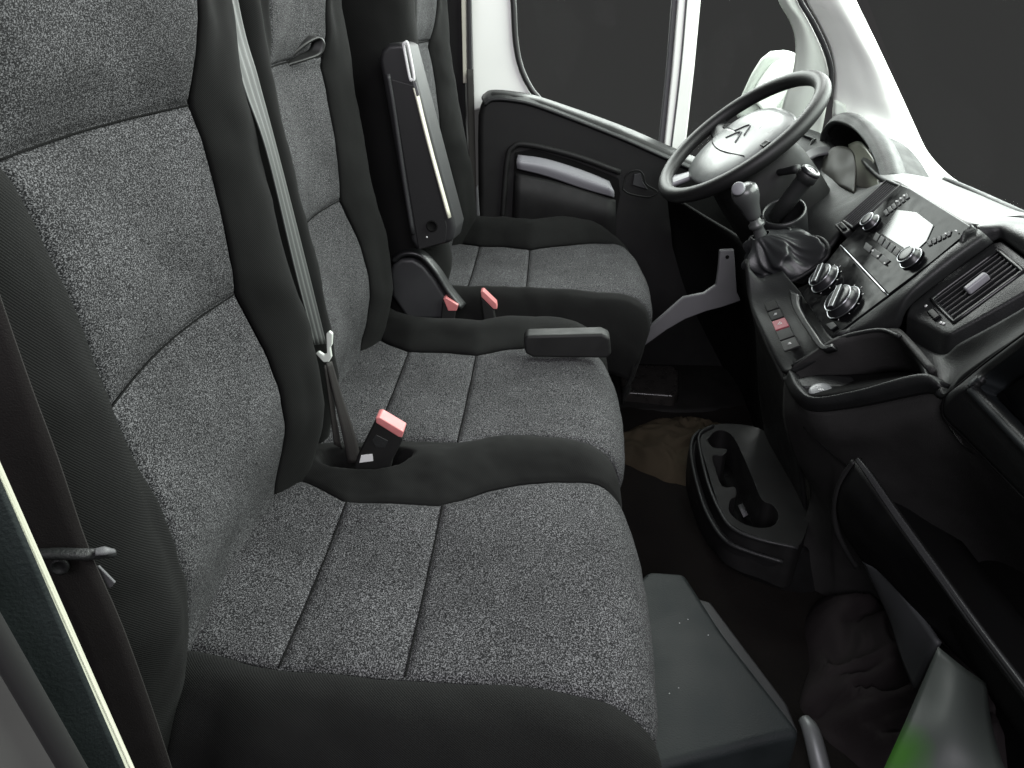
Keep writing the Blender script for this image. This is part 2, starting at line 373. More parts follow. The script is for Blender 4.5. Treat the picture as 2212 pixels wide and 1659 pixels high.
# backs of the bench
bk = prism('backrest', [Vector((-.02, .0, -.06)), Vector((-.10, .0, .70)), Vector((-.16, .0, .70)), Vector((-.12, .0, -.06))], (0, .455, 0), TW, bench, bevel=.02)
wingN = [(0, 0), (-.02, .010), (-.045, .017), (-.075, .010), (-.100, -.010), (-.112, -.06), (-.110, -.13)]
wingF = [(0, 0), (.025, .022), (.055, .037), (.080, .026), (.098, -.01), (.103, -.06), (.100, -.12)]
yb0 = lambda z: lerp1(z, [-.06, 0, .12, .30, .40, .47, .50, .58, .7], [.09, .088, .080, .080, .074, .064, .050, .034, .03]); yb1 = lambda z: lerp1(z, [-.06, .02, .1, .2, .28, .40, .48, .56, .7], [.35, .36, .368, .364, .350, .356, .352, .366, .366])
backrest(bk, yb0, yb1, 0, wingN, wingF, [.281, .482])
bk2 = prism('backrest', [Vector((-.02, .485, -.06)), Vector((-.10, .485, .70)), Vector((-.16, .485, .70)), Vector((-.12, .485, -.06))], (0, .44, 0), TW, bench, bevel=.02)
backrest(bk2, lambda z: .545, lambda z: lerp1(z, [-.06, .02, .1, .2, .28, .40, .50, .56, .7], [.80, .81, .812, .806, .780, .790, .796, .785, .79]), .010, [(0, 0), (-.02, .018), (-.04, .024), (-.055, .0), (-.06, -.06), (-.06, -.12)], [(0, 0), (.025, .020), (.06, .032), (.09, .022), (.110, -.01), (.118, -.06), (.115, -.13)], [.284, .500])
# pull strap on the middle back
loop = A((556, 152, .66), (600, 125, .68), (640, 92, .70), (668, 78, .72), (680, 90, .725), (672, 112, .72), (640, 125, .70), (600, 138, .68), (562, 158, .66))
wv = Vector((.024, 0, -.004))
ribbon('pull_strap', [p-wv*.2 for p in loop], [p+wv*.6 for p in loop], RUB, bk2, solid=.003)

# ---- driver's seat
drv = empty('single_bucket_seat', (.32, 1.21, -.42), 'single grey and black driver seat with folded-up armrest behind the bench', 'seat')
dcb = prism('cushion', [Vector((.08, 1.02, -.16)), Vector((.56, 1.02, -.16)), Vector((.56, 1.44, -.16)), Vector((.08, 1.44, -.16))], (0, 0, .12), TW, drv, bevel=.02)
prism('seat_base', [Vector((.10, 1.03, -.42)), Vector((.50, 1.03, -.42)), Vector((.50, 1.42, -.42)), Vector((.10, 1.42, -.42))], (0, 0, .26), PLM, drv, bevel=.01)
yN3 = lambda x: lerp1(x, [.08, .224, .35, .45, .6], [1.07, 1.055, 1.05, 1.04, 1.03])
yF3 = lambda x: lerp1(x, [.08, .13, .224, .28, .350, .42, .50, .58, .62], [1.42, 1.405, 1.365, 1.36, 1.335, 1.365, 1.395, 1.40, 1.38])
cushion(dcb, .05, .615, yN3, yF3, .035, (.224, .350), drop=.15)
bolster('bolster', dcb, .05, .610, yN3, [(0, 0), (-.012, .010), (-.025, .010), (-.045, -.008), (-.055, -.05), (-.055, -.10), (-.045, -.16)], .035, lambda t: .03*sm(.2, 1, t), drop=.15, lowfront=.7)
bolster('bolster', dcb, .05, .610, yF3, [(0, 0), (.02, .022), (.05, .046), (.085, .048), (.115, .012), (.122, -.06), (.115, -.14)], .035, lambda t: .10*sm(.1, 1, t), drop=.15, lowfront=.9)
dbk = prism('backrest', [Vector((.09, 1.00, -.04)), Vector((.03, 1.00, .70)), Vector((-.02, 1.00, .70)), Vector((.0, 1.00, -.04))], (0, .43, 0), TW, drv, bevel=.02)
backrest(dbk, lambda z: 1.075, lambda z: lerp1(z, [-.06, .02, .1, .2, .28, .40, .49, .56, .7], [1.36, 1.36, 1.362, 1.356, 1.33, 1.34, 1.335, 1.36, 1.36]), .105, [(0, 0), (-.02, .024), (-.045, .030), (-.075, .010), (-.092, -.04), (-.092, -.10), (-.088, -.16)], [(0, 0), (.025, .026), (.06, .045), (.09, .034), (.112, .0), (.12, -.06), (.115, -.13)], [.284, .497], lean=-.02)
# armrest, folded up along the back
ya = .925
arm = prism('armrest', A((817, 130, ya), (822, 108, ya), (838, 94, ya), (868, 92, ya), (878, 100, ya), (983, 490, ya), (976, 524, ya), (900, 543, ya), (886, 520, ya)), (.012, .062, 0), mat('armrest_plastic', (.014, .014, .015), .42, .35, bump=(900, .15)), drv, bevel=.010, bseg=4)
prism('side_panel', A((844, 170, ya-.001), (893, 184, ya-.001), (966, 490, ya-.001), (962, 524, ya-.001), (904, 540, ya-.001)), (0, .004, 0), mat('armrest_side', (.010, .010, .0105), .5, .35, bump=(900, .2)), arm, bevel=.002)
tube('edge_moulding', A((838, 160, ya-.002), (850, 230, ya-.002), (872, 380, ya-.002), (892, 505, ya-.002)), .004, GDK, arm)
ribbon('cream_strip', A((893, 190, ya-.004), (926, 320, ya-.004), (968, 472, ya-.004)), A((901, 188, ya+.006), (935, 318, ya+.006), (976, 468, ya+.006)), CREAM, arm, solid=.003)  # cream ribbon imitates the highlight along the armrest edge
slot = A((871, 95, ya-.004), (876, 92, ya-.004), (881, 97, ya-.004), (894, 165, ya-.004), (890, 172, ya-.004), (885, 167, ya-.004))
tube('slot_trim', [Vector(p) for p in cr(slot+[slot[0]], 6)[:-1]], .0024, MARK, arm, closed=True, seg=8)
prism('clip', A((891, 178, ya-.004), (898, 176, ya-.004), (906, 206, ya-.004), (899, 209, ya-.004)), (0, .004, 0), GREY, arm, bevel=.001)
lathe('pivot_hole', [(.0105, 0), (.0105, .002), (.008, .002), (.0075, -.001)], at(933, 488, ya-.0035), (0, -1, 0), DK, arm)
lathe('screw_dot', [(.0018, 0), (.0015, .001)], at(922, 512, ya-.003), (0, -1, 0), MARK, arm, seg=10)
# reclining cover and the strip over it
yr = .955
prism('recliner_cover', A((842, 590, yr), (848, 572, yr), (866, 560, yr), (892, 560, yr), (915, 575, yr), (940, 605, yr), (962, 640, yr), (962, 690, yr), (880, 690, yr), (846, 640, yr)), (0, .05, 0), GDK, drv, bevel=.008)
ribbon('cover_strip', A((848, 566, yr-.002), (872, 550, yr-.002), (905, 553, yr-.002), (935, 583, yr-.002), (965, 630, yr-.002), (995, 668, yr-.002)), A((852, 552, yr+.03), (878, 540, yr+.03), (914, 545, yr+.03), (946, 578, yr+.03), (975, 622, yr+.03), (1004, 658, yr+.03)), PLS, drv, solid=.008)

# ---- belts, buckles
def buckle(name, label, y, red, body, th, parent=None, marks=False, group=None):
    c = at(*body[0], y); e = empty(name, c, label, 'buckle', group)
    b = prism('housing', A(*[(u, v, y) for u, v in body]), (0, th, 0), PLM, e, bevel=.003)
    prism('release_button', A(*[(u, v, y-.001) for u, v in red]), (0, th+.002, 0), RED, e, bevel=.0015)
    return e, b
e, b = buckle('belt_buckle', 'black buckle with red button standing in the slot between bench cushions', .425, [(811, 903), (820, 902), (872, 933), (868, 946), (860, 944), (812, 914)], [(811, 907), (868, 944), (871, 949), (846, 998), (836, 1040), (760, 1030), (770, 990), (805, 920)], .022)
prism('embossed_frame', A((803, 951, .4245), (812, 939, .4245), (838, 952, .4245), (832, 967, .4245), (812, 967, .4245)), (0, .002, 0), PL, e, bevel=.0008)
prism('white_tag', A((780, 984, .424), (804, 981, .424), (806, 996, .424), (776, 1000, .424)), (0, .0012, 0), MARK, e, bevel=.0003)
buckle('belt_buckle', 'red-topped buckle at the foot of the grey recliner cover', .945, [(957, 645), (963, 643), (990, 660), (986, 672), (968, 672)], [(956, 650), (985, 668), (980, 700), (950, 700)], .02)
buckle('belt_buckle', 'red-topped buckle standing beside the driver seat cushion', .975, [(1038, 630), (1044, 629), (1072, 656), (1074, 668), (1066, 668), (1040, 642)], [(1037, 640), (1066, 668), (1072, 700), (1046, 700)], .02)

mb = empty('middle_seat_belt', (.1, .46, 0), 'grey seat belt stretched down between the two bench seats', 'seat belt')
def webbing(name, left, right, mt, parent, n=10, across=24, ridge=.0007):
    L = cr(left, n); Rr = cr(right, n); G = []
    for l, r in zip(L, Rr):
        nn = np.cross(np.array(r)-l, (0, 0, 1)); nn = nn/(np.linalg.norm(nn)+1e-9)
        G.append([l+(r-l)*t+nn*ridge*math.cos(2*math.pi*3*t) for t in np.linspace(0, 1, across+1)])
    return link(name, gridmesh(G), mt, parent, solid=.0014, soff=0)
webbing('webbing', [Vector((.015, .415, .80))]+A((469, 0, .418), (526, 190, .422), (576, 334, .430), (636, 583, .445), (678, 745, .458)), [Vector((.045, .452, .80))]+A((512, 0, .455), (556, 169, .457), (600, 334, .462), (664, 583, .468), (704, 742, .472)), BELT, mb)
ribbon('lower_strap', A((704, 785, .462), (722, 860, .46), (738, 930, .455), (752, 1000, .45)), A((716, 780, .475), (740, 860, .472), (764, 930, .468), (782, 1000, .462)), BELTD, mb, solid=.002)
ribbon('lower_strap', A((700, 790, .458), (712, 880, .455), (722, 960, .45)), A((708, 785, .468), (722, 880, .462), (738, 970, .458)), BELTD, mb, solid=.002)
prism('tongue', A((681, 764, .452), (688, 760, .452), (700, 768, .452), (706, 764, .452), (704, 722, .452), (711, 716, .452), (718, 722, .452), (717, 745, .452), (713, 752, .452), (716, 772, .452), (710, 783, .452), (698, 783, .452)), (0, .006, 0), WHG, mb, bevel=.0015)

nb = empty('outer_seat_belt', (.09, -.06, -.1), 'dark brown-black belt webbing hanging beside the near seat bolster', 'seat belt')
ribbon('webbing', [Vector((.03, -.062, .75))]+A((-110, 640, -.06), (-30, 1000, -.06), (70, 1190, -.06), (175, 1400, -.062), (262, 1659, -.064), (330, 1900, -.066)), [Vector((.09, -.055, .75))]+A((0, 640, -.055), (125, 990, -.055), (190, 1180, -.055), (275, 1380, -.057), (372, 1663, -.06), (440, 1900, -.062)), BELTD, nb)
tube('guide_bar', A((60, 1198, -.072), (120, 1196, -.068), (190, 1197, -.062), (246, 1194, -.05)), [.004, .0045, .0045, .0035], PL, nb, flat=.8)
tube('guide_bar_end', A((205, 1193, -.063), (225, 1190, -.06), (246, 1191, -.055)), [.003, .0038, .002], GREY, nb, flat=.7)
prism('tongue_plate', A((204, 1226, -.05), (212, 1224, -.05), (248, 1260, -.05), (240, 1270, -.05), (232, 1270, -.05)), (0, .002, 0), GREY, nb, bevel=.0006)
lathe('stop_button', [(.006, 0), (.006, .002), (.004, .003), (.0035, .002)], at(130, 1222, -.064), (.2, -1, .2), PL, nb, seg=20)

# ---- bar lying on the middle cushion
hb = tag(prism('grip_bar', A((1131, 736, .765), (1137, 726, .765), (1300, 722, .765), (1318, 730, .765), (1321, 766, .765), (1312, 775, .765), (1152, 773, .765), (1134, 764, .765)), (0, .036, 0), PLM, None, bevel=.012, bseg=5), 'short black rounded grip bar on the front of the middle cushion', 'grip')

# ------------------------------------------------------------------ driver's door
GLASS = bpy.data.materials.new('window_glass'); GLASS.use_nodes = True; nt = GLASS.node_tree
for n in list(nt.nodes): nt.nodes.remove(n)
_o = nt.nodes.new('ShaderNodeOutputMaterial'); _m = nt.nodes.new('ShaderNodeMixShader'); _t = nt.nodes.new('ShaderNodeBsdfTransparent'); _g = nt.nodes.new('ShaderNodeBsdfGlossy')
_t.inputs[0].default_value = (.94, .96, .95, 1); _g.inputs['Roughness'].default_value = .02; _m.inputs[0].default_value = .0006
nt.links.new(_t.outputs[0], _m.inputs[1]); nt.links.new(_g.outputs[0], _m.inputs[2]); nt.links.new(_m.outputs[0], _o.inputs[0])

door = empty('driver_door', (.55, 1.6, -.42), 'driver door with black trim panel, silver pull strip and white window frame', 'door')
yd = 1.56
trim = prism('trim_panel', A((1031, 300, yd), (1032, 250, yd), (1040, 216, yd), (1062, 200, yd), (1110, 203, yd), (1170, 217, yd), (1330, 275, yd), (1500, 352, yd), (1620, 410, yd))+[Vector((1.0, yd, -.42)), Vector((.2, yd, -.42))], (0, .06, 0), PLM, door, bevel=.018, bseg=5)
# rounded top rail that catches the window light
patch('top_rail', [A((1046, 225, 1.553), (1064, 214, 1.553), (1110, 216, 1.553), (1170, 231, 1.553), (1330, 293, 1.553), (1430, 337, 1.553), (1560, 395, 1.553)),
                   A((1040, 212, 1.58), (1062, 199, 1.58), (1110, 202, 1.58), (1170, 216, 1.58), (1330, 275, 1.58), (1430, 318, 1.58), (1560, 374, 1.58)),
                   A((1043, 204, 1.63), (1062, 194, 1.63), (1110, 197, 1.63), (1170, 210, 1.63), (1330, 266, 1.63), (1430, 308, 1.63), (1560, 364, 1.63))], PL, door)
# recess of the pull handle: a dark frame standing proud of the panel, pocket below
fr = A((1085, 480, 1.553), (1095, 350, 1.553), (1108, 318, 1.553), (1140, 312, 1.553), (1240, 336, 1.553), (1340, 372, 1.553))
tube('pocket_frame', fr, .007, PLM, door)
prism('pocket_recess', A((1112, 330, 1.556), (1150, 322, 1.556), (1240, 347, 1.556), (1336, 385, 1.556), (1340, 420, 1.556), (1330, 470, 1.556), (1105, 480, 1.556)), (0, .003, 0), DK, door, bevel=.001)
patch('pull_strip', [A((1119, 334, 1.553), (1180, 343, 1.553), (1260, 368, 1.553), (1316, 391, 1.553)), A((1116, 350, 1.540), (1180, 362, 1.540), (1260, 389, 1.540), (1325, 411, 1.540)), A((1117, 365, 1.548), (1180, 381, 1.548), (1260, 408, 1.548), (1327, 427, 1.548))], SIL, door)
patch('door_pocket', [A((1114, 374, 1.55), (1200, 392, 1.55), (1330, 432, 1.55)), A((1112, 420, 1.535), (1200, 440, 1.535), (1330, 470, 1.535)), A((1110, 500, 1.55), (1200, 510, 1.55), (1330, 520, 1.55))], PLM, door)
ho = [at(*p, 1.551) for p in ((1345, 408), (1352, 380), (1362, 370), (1380, 368), (1390, 378), (1396, 398), (1420, 414), (1400, 425), (1360, 418))]
tube('handle_bezel', [Vector(p) for p in cr(ho+[ho[0]], 5)[:-1]], .0018, PLM, door, closed=True)
prism('handle_flap', A((1366, 400, 1.554), (1370, 376, 1.554), (1384, 374, 1.554), (1388, 392, 1.554), (1400, 410, 1.554)), (0, .006, 0), GDK, door, bevel=.002)
# white upper frame: rear post, divider bar, front post
prism('window_frame', A((1004, -400, 1.66), (1106, -400, 1.66), (1104, -60, 1.66), (1106, 20, 1.66), (1110, 90, 1.66), (1120, 145, 1.66), (1140, 190, 1.66), (1160, 222, 1.66), (1040, 235, 1.66), (1022, 240, 1.66)), (0, .035, 0), WH, door, bevel=.006)
tube('window_seal', A((1108, -400, 1.655), (1107, -60, 1.655), (1110, 20, 1.655), (1114, 90, 1.655), (1125, 145, 1.655), (1146, 190, 1.655), (1166, 215, 1.655)), .0075, RUB, door)
prism('divider_bar', A((1498, -400, 1.655), (1552, -400, 1.655), (1520, -60, 1.655), (1500, 150, 1.655), (1478, 345, 1.655), (1432, 345, 1.655), (1452, 150, 1.655)), (0, .03, 0), WH, door, bevel=.005)
prism('divider_bar_seal', A((1484, -400, 1.665), (1497, -400, 1.665), (1469, -60, 1.665), (1451, 150, 1.665), (1431, 340, 1.665), (1421, 335, 1.665), (1440, 150, 1.665)), (0, .02, 0), GREY, door, bevel=.003)
tube('divider_groove', A((1517, -400, 1.653), (1488, -60, 1.653), (1470, 150, 1.653), (1448, 335, 1.653)), .0025, GREY, door)
patch('front_post', [A((1585, -400, 1.64), (1674, -60, 1.64), (1681, 0, 1.64), (1705, 45, 1.64), (1717, 82, 1.64), (1717, 124, 1.64), (1709, 168, 1.64), (1690, 230, 1.64), (1680, 290, 1.64)),
                     A((1600, -400, 1.62), (1690, -60, 1.62), (1700, 0, 1.62), (1730, 45, 1.62), (1746, 90, 1.62), (1750, 140, 1.62), (1744, 190, 1.62), (1730, 240, 1.62), (1720, 300, 1.62)),
                     A((1616, -400, 1.63), (1706, -60, 1.63), (1722, 0, 1.63), (1752, 55, 1.63), (1778, 112, 1.63), (1790, 160, 1.63), (1788, 210, 1.63), (1780, 260, 1.63), (1770, 310, 1.63))], WHG, door, solid=.015)
tube('front_post_seal', A((1622, -400, 1.625), (1712, -60, 1.625), (1728, 0, 1.625), (1757, 50, 1.625), (1784, 108, 1.625), (1796, 157, 1.625), (1792, 215, 1.625)), .006, GDK, door)
prism('window_pane', A((1100, -400, 1.675), (1490, -400, 1.675), (1430, 330, 1.675), (1160, 225, 1.675), (1115, 120, 1.675)), (0, .004, 0), GLASS, door, bevel=0)
prism('window_pane', A((1545, -400, 1.675), (1600, -400, 1.675), (1690, -80, 1.675), (1715, 100, 1.675), (1700, 200, 1.675), (1640, 330, 1.675), (1470, 340, 1.675)), (0, .004, 0), GLASS, door, bevel=0)

# rear door post of the body behind the driver
post = empty('body_side_post', (.1, 1.63, -.42), 'pale body post with cream strip behind the driver seat back', 'post')
prism('dark_trim', A((700, -400, 1.60), (1000, -400, 1.60), (1006, 260, 1.60), (1030, 560, 1.60), (820, 560, 1.60)), (0, .03, 0), PLM, post, bevel=.004)
prism('cream_strip', A((987, -400, 1.585), (1002, -400, 1.585), (1008, 180, 1.585), (1000, 180, 1.585)), (0, .012, 0), CREAM, post, bevel=.002)
prism('seal', A((1003, -400, 1.58), (1010, -400, 1.58), (1022, 270, 1.58), (1014, 270, 1.58)), (0, .02, 0), GDK, post, bevel=.002)
prism('pale_strip', A((738, -400, 1.585), (768, -400, 1.585), (768, 130, 1.585), (752, 130, 1.585)), (0, .012, 0), OLIVE, post, bevel=.002)
db = empty('driver_seat_belt', (.2, 1.53, .0), 'pale metal belt end behind the far bolster of driver seat', 'seat belt')
prism('anchor_plate', A((1027, 405, 1.54), (1032, 400, 1.54), (1037, 478, 1.54), (1030, 480, 1.54)), (0, .006, 0), GREY, db, bevel=.002)
prism('tongue', A((1006, 455, 1.53), (1011, 446, 1.53), (1016, 462, 1.53), (1026, 478, 1.53), (1020, 482, 1.53)), (0, .005, 0), METAL, db, bevel=.001)
ribbon('webbing', A((1008, 150, 1.56), (1012, 300, 1.56), (1012, 470, 1.55)), A((1022, 150, 1.575), (1026, 300, 1.575), (1030, 470, 1.565)), BELTD, db)

# ------------------------------------------------------------------ windscreen pillar, windscreen, mirror
pil = empty('windscreen_pillar', (1.2, 1.5, .0), 'bright white windscreen pillar beyond the steering wheel', 'pillar')
patch('pillar_trim', [A((1630, -400, 1.62), (1722, -70, 1.62), (1742, 0, 1.62), (1768, 50, 1.62), (1793, 105, 1.62), (1803, 160, 1.62), (1800, 215, 1.62), (1800, 265, 1.6), (1830, 320, 1.55), (1880, 380, 1.50)),
                      A((1650, -400, 1.585), (1758, -70, 1.585), (1782, 0, 1.585), (1815, 60, 1.585), (1845, 125, 1.58), (1862, 190, 1.57), (1880, 245, 1.55), (1900, 290, 1.50), (1930, 345, 1.45), (1965, 395, 1.40)),
                      A((1672, -400, 1.57), (1795, -70, 1.57), (1820, 0, 1.57), (1860, 75, 1.565), (1900, 150, 1.55), (1930, 225, 1.53), (1958, 290, 1.50), (1985, 335, 1.45), (2010, 370, 1.40), (2035, 400, 1.34)),
                      A((1690, -400, 1.60), (1818, -70, 1.60), (1849, 0, 1.60), (1896, 97, 1.60), (1945, 202, 1.585), (1975, 268, 1.56), (1999, 319, 1.52), (2024, 352, 1.46), (2058, 384, 1.40), (2100, 408, 1.34))], WH, pil, n=8, solid=.01)
patch('speaker_grille', [A((1803, 215, 1.59), (1825, 225, 1.585)), A((1800, 250, 1.585), (1835, 262, 1.578))], WHG, pil, n=4, solid=.003)
ws = patch('windscreen', [A((1849, -70, 1.62), (1910, 97, 1.61), (1999, 310, 1.53), (2060, 384, 1.41), (2160, 438, 1.25)), [at(2150, -70, 1.2)+Vector((0, 0, .05)), at(2200, 100, 1.2), at(2230, 300, 1.15), at(2260, 440, 1.12), at(2330, 500, 1.0)], [at(2600, -70, .7), at(2600, 150, .7), at(2580, 400, .7), at(2580, 560, .7), at(2600, 640, .62)]], GLASS, None, solid=.004)
tag(ws, 'clear windscreen glass right of the white pillar', 'windscreen')
mir = empty('side_mirror', (1.0, 1.95, .3), 'white side mirror seen through the quarter window behind the wheel', 'mirror')
ym = 1.92
prism('mirror_housing', A((1585, 260, ym), (1600, 208, ym), (1622, 160, ym), (1642, 128, ym), (1660, 114, ym), (1690, 111, ym), (1722, 118, ym), (1730, 180, ym), (1700, 260, ym)), (.03, .09, 0), WHG, mir, bevel=.02, bseg=5)
patch('mirror_shell', [A((1618, 214, ym-.004), (1640, 172, ym-.004), (1665, 140, ym-.004), (1690, 128, ym-.004), (1716, 126, ym-.004)), A((1640, 230, ym-.016), (1660, 195, ym-.016), (1680, 170, ym-.016), (1700, 158, ym-.016), (1722, 155, ym-.016)), A((1660, 260, ym-.004), (1680, 230, ym-.004), (1700, 205, ym-.004), (1715, 195, ym-.004), (1728, 190, ym-.004))], WH, mir, solid=.006)

# ------------------------------------------------------------------ steering wheel
WC = Vector((.7932, 1.2386, .3216)); e1 = Vector((-.1177, .993, 0)); tt = .6822
e2 = Vector((math.cos(tt), 0, math.sin(tt))); e2 = (e2-e1*e2.dot(e1)).normalized(); wn = e1.cross(e2).normalized()
if wn.z < 0: wn = -wn          # faces the driver
def W(a, b, h=0): return WC+e1*a+e2*b+wn*h
whl = empty('steering_wheel', WC, 'black steering wheel with glossy rim on the far side', 'steering wheel')
N = 96; prf = []
tube('rim', [W(.182*math.cos(2*math.pi*i/N), .182*math.sin(2*math.pi*i/N)) for i in range(N)], .0158, mat('rim_grip', (.007, .007, .0072), .5, .35, bump=(500, .15)), whl, closed=True, seg=18)
# hub pad: domed rounded shield
def hubpt(rr, th):
    c, s = math.cos(th), math.sin(th); k = (abs(c)**2.6+abs(s)**2.6)**(-1/2.6)
    a, b = .138*k*c, (.100 if s > 0 else .130)*k*s
    return W(a*rr, b*rr+.004, -.016+.022*(1-rr**4))
G = [[hubpt(r_, 2*math.pi*j/64) for j in range(65)] for r_ in np.linspace(0.02, 1, 18)]
hub = patch('hub_pad', [[Vector(p) for p in row] for row in G[::1]], mat('hub_painted_sheen', (.13, .135, .135), .33, .5, bump=(900, .1), var=(35, .5, 1.4)), whl, n=1, solid=.012)  # grey lightened to stand in for window sheen on a dark pad
def onhub(a, b, h=.0012):
    th = math.atan2(b/.085, a/.118); k = (abs(math.cos(th))**2.6+abs(math.sin(th))**2.6)**(-1/2.6); rr = min(1, math.hypot(a/.138, b/.11)/k)
    return W(a, b+.004, -.016+.022*(1-rr**4)+h)
# two nested chevrons embossed on the pad, outline strokes
for off in (0, .022):
    tube('emblem_chevron', [onhub(-.030, -.022+off), onhub(0, .004+off), onhub(.030, -.022+off)], .0015, GREY, hub, n=5, seg=8)
tube('pad_seam', [onhub(-.105, -.035, .0015), onhub(-.05, -.048, .0015), onhub(0, -.052, .0015), onhub(.05, -.048, .0015), onhub(.105, -.035, .0015)], .0012, DK, hub, seg=6)
for a0, b0 in ((.13, .02), (-.13, .02)):
    sgn = 1 if a0 > 0 else -1
    patch('spoke', [[W(sgn*.085, .035, -.024), W(sgn*.13, .030, -.016), W(sgn*.178, .022, -.004)], [W(sgn*.09, .0, -.018), W(sgn*.13, .003, -.010), W(sgn*.178, .004, .002)], [W(sgn*.085, -.04, -.024), W(sgn*.13, -.028, -.016), W(sgn*.178, -.016, -.004)]], PLS, whl, solid=.012)
for sgn in (-1, 1):
    patch('spoke', [[W(sgn*.020, -.06, -.030), W(sgn*.04, -.12, -.018), W(sgn*.05, -.172, -.004)], [W(sgn*.04, -.06, -.028), W(sgn*.062, -.12, -.014), W(sgn*.074, -.165, .0)], [W(sgn*.062, -.06, -.030), W(sgn*.082, -.12, -.018), W(sgn*.094, -.154, -.004)]], SIL, whl, solid=.01)
for sgn in (-1, 1): box('thumb_button', W(sgn*.118, .012, -.004), (.022, .016, .006), PLG, whl, ax=(e1, e2, wn), bevel=.002)
# column shroud with stalk
colm = empty('steering_column', WC-wn*.2, 'dark shroud of the steering column under the wheel', 'column')
ring = []
for h, wx, wy in ((-.035, .075, .07), (-.06, .105, .09), (-.15, .115, .10), (-.33, .11, .10)):
    ring.append([W(wx*math.copysign(abs(math.cos(t))**.6, math.cos(t)), wy*math.copysign(abs(math.sin(t))**.6, math.sin(t))-.01, h) for t in np.linspace(0, 2*math.pi, 41)])
patch('shroud', ring, PLM, colm, n=2, solid=.004)
tube('stalk', [W(-.06, .0, -.08), W(-.11, .01, -.075), W(-.16, .03, -.07)], [.006, .007, .009], PL, colm)

# ------------------------------------------------------------------ dashboard
dash = empty('dashboard', (1.0, .75, -.42), 'black plastic dashboard with vents and centre console along the right', 'dashboard')
core = prism('core', [Vector((1.06, -.12, -.42)), Vector((1.34, -.12, -.42)), Vector((1.34, -.12, .17)), Vector((1.10, -.12, .20)), Vector((1.04, -.12, .0))], (0, 1.68, 0), DK, dash, bevel=.01)
PAD = mat('satin_dash_pad', (.016, .0165, .0165), .36, .5, bump=(900, .15), var=(20, .85, 1.15))  # even dark pad plastic, slightly lighter and smoother than the fascia
# top pad towards the windscreen
patch('top_pad', [A((1860, 345, 1.25), (1905, 385, 1.03), (1947, 397, .88), (2020, 440, .75), (2108, 488, .63), (2150, 472, .68), (2240, 468, .64), (2400, 520, .44))+[Vector((.93, .05, .335)), Vector((.93, -.1, .33))],
                  A((1880, 330, 1.3), (1925, 368, 1.12), (1990, 384, .98), (2060, 420, .85), (2140, 456, .78), (2200, 458, .78), (2290, 482, .70), (2460, 560, .48))+[Vector((1.0, .08, .34)), Vector((1.0, -.1, .34))],
                  A((1930, 345, 1.42), (1990, 375, 1.3), (2040, 392, 1.2), (2100, 415, 1.1), (2170, 445, 1.0), (2230, 468, .92), (2340, 520, .76), (2520, 610, .5))+[Vector((1.14, .1, .32)), Vector((1.1, -.1, .32))],
                  A((1960, 345, 1.5), (2020, 378, 1.42), (2064, 400, 1.36), (2130, 432, 1.25), (2190, 460, 1.12), (2260, 492, 1.02), (2400, 560, .82), (2600, 660, .6))+[Vector((1.28, .15, .28)), Vector((1.2, -.1, .28))]], PAD, dash)
tube('screen_seal', A((2040, 388, 1.37), (2110, 418, 1.26), (2180, 450, 1.12), (2250, 482, 1.02), (2400, 550, .82)), .008, GDK, dash)
# backing between the wheel and the stack
patch('driver_fascia', [A((1722, 270, 1.52), (1790, 300, 1.42), (1850, 400, 1.16), (1912, 392, 1.0)),
                        A((1690, 330, 1.45), (1748, 375, 1.32), (1800, 432, 1.12), (1850, 455, .98)),
                        A((1640, 420, 1.35), (1700, 460, 1.2), (1752, 490, 1.06), (1800, 520, .95)),
                        A((1600, 520, 1.30), (1645, 560, 1.18), (1690, 600, 1.06), (1730, 610, .95))], PL, dash)
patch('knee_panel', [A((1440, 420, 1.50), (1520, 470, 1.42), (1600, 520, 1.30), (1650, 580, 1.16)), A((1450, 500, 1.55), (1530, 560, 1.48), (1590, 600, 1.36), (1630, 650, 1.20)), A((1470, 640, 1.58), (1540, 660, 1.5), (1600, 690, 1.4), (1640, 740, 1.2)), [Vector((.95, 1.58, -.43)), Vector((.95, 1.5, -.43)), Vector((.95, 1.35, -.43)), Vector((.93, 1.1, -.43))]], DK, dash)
# instrument hood
out = A((1783, 300, 1.44), (1788, 268, 1.42), (1812, 246, 1.37), (1850, 256, 1.29), (1884, 290, 1.20), (1908, 338, 1.11), (1920, 384, 1.04))
hd = patch('instrument_hood', [[p+Vector((-.012, -.004, -.016)) for p in out], out, [p+Vector((.02, 0, .002)) for p in out], [p+Vector((.045, .01, -.012)) for p in out]], PL, dash, solid=.012)
patch('hood_lining', [[p+Vector((.004, 0, -.016)) for p in out], [p+Vector((.11, .01, -.05)) for p in out]], PLM, hd, solid=.004)
patch('gauge_lens', [A((1832, 312, 1.36), (1856, 306, 1.30), (1884, 340, 1.2)), A((1838, 350, 1.32), (1866, 360, 1.25), (1898, 384, 1.14)), A((1842, 400, 1.28), (1866, 410, 1.2), (1900, 404, 1.1))], mat('gauge_lens_reflection', (.42, .43, .36), .12, .5), hd, solid=.004)  # cream base colour stands in for the window reflected in the cover
patch('gauge_cowl', [A((1770, 350, 1.36), (1800, 318, 1.34), (1838, 322, 1.28), (1850, 360, 1.2)), A((1772, 372, 1.30), (1800, 360, 1.26), (1832, 362, 1.22), (1848, 382, 1.16)), A((1785, 395, 1.26), (1806, 400, 1.2), (1830, 410, 1.14), (1844, 418, 1.1))], mat('brown_black_cowl', (.022, .021, .017), .55, .15, var=(18, .5, 1.5)), hd, solid=.004)
patch('cowl_shelf', [A((1722, 345, 1.38), (1752, 322, 1.4), (1800, 312, 1.4)), A((1735, 350, 1.32), (1765, 335, 1.33), (1795, 330, 1.34))], GREY, dash, solid=.004)
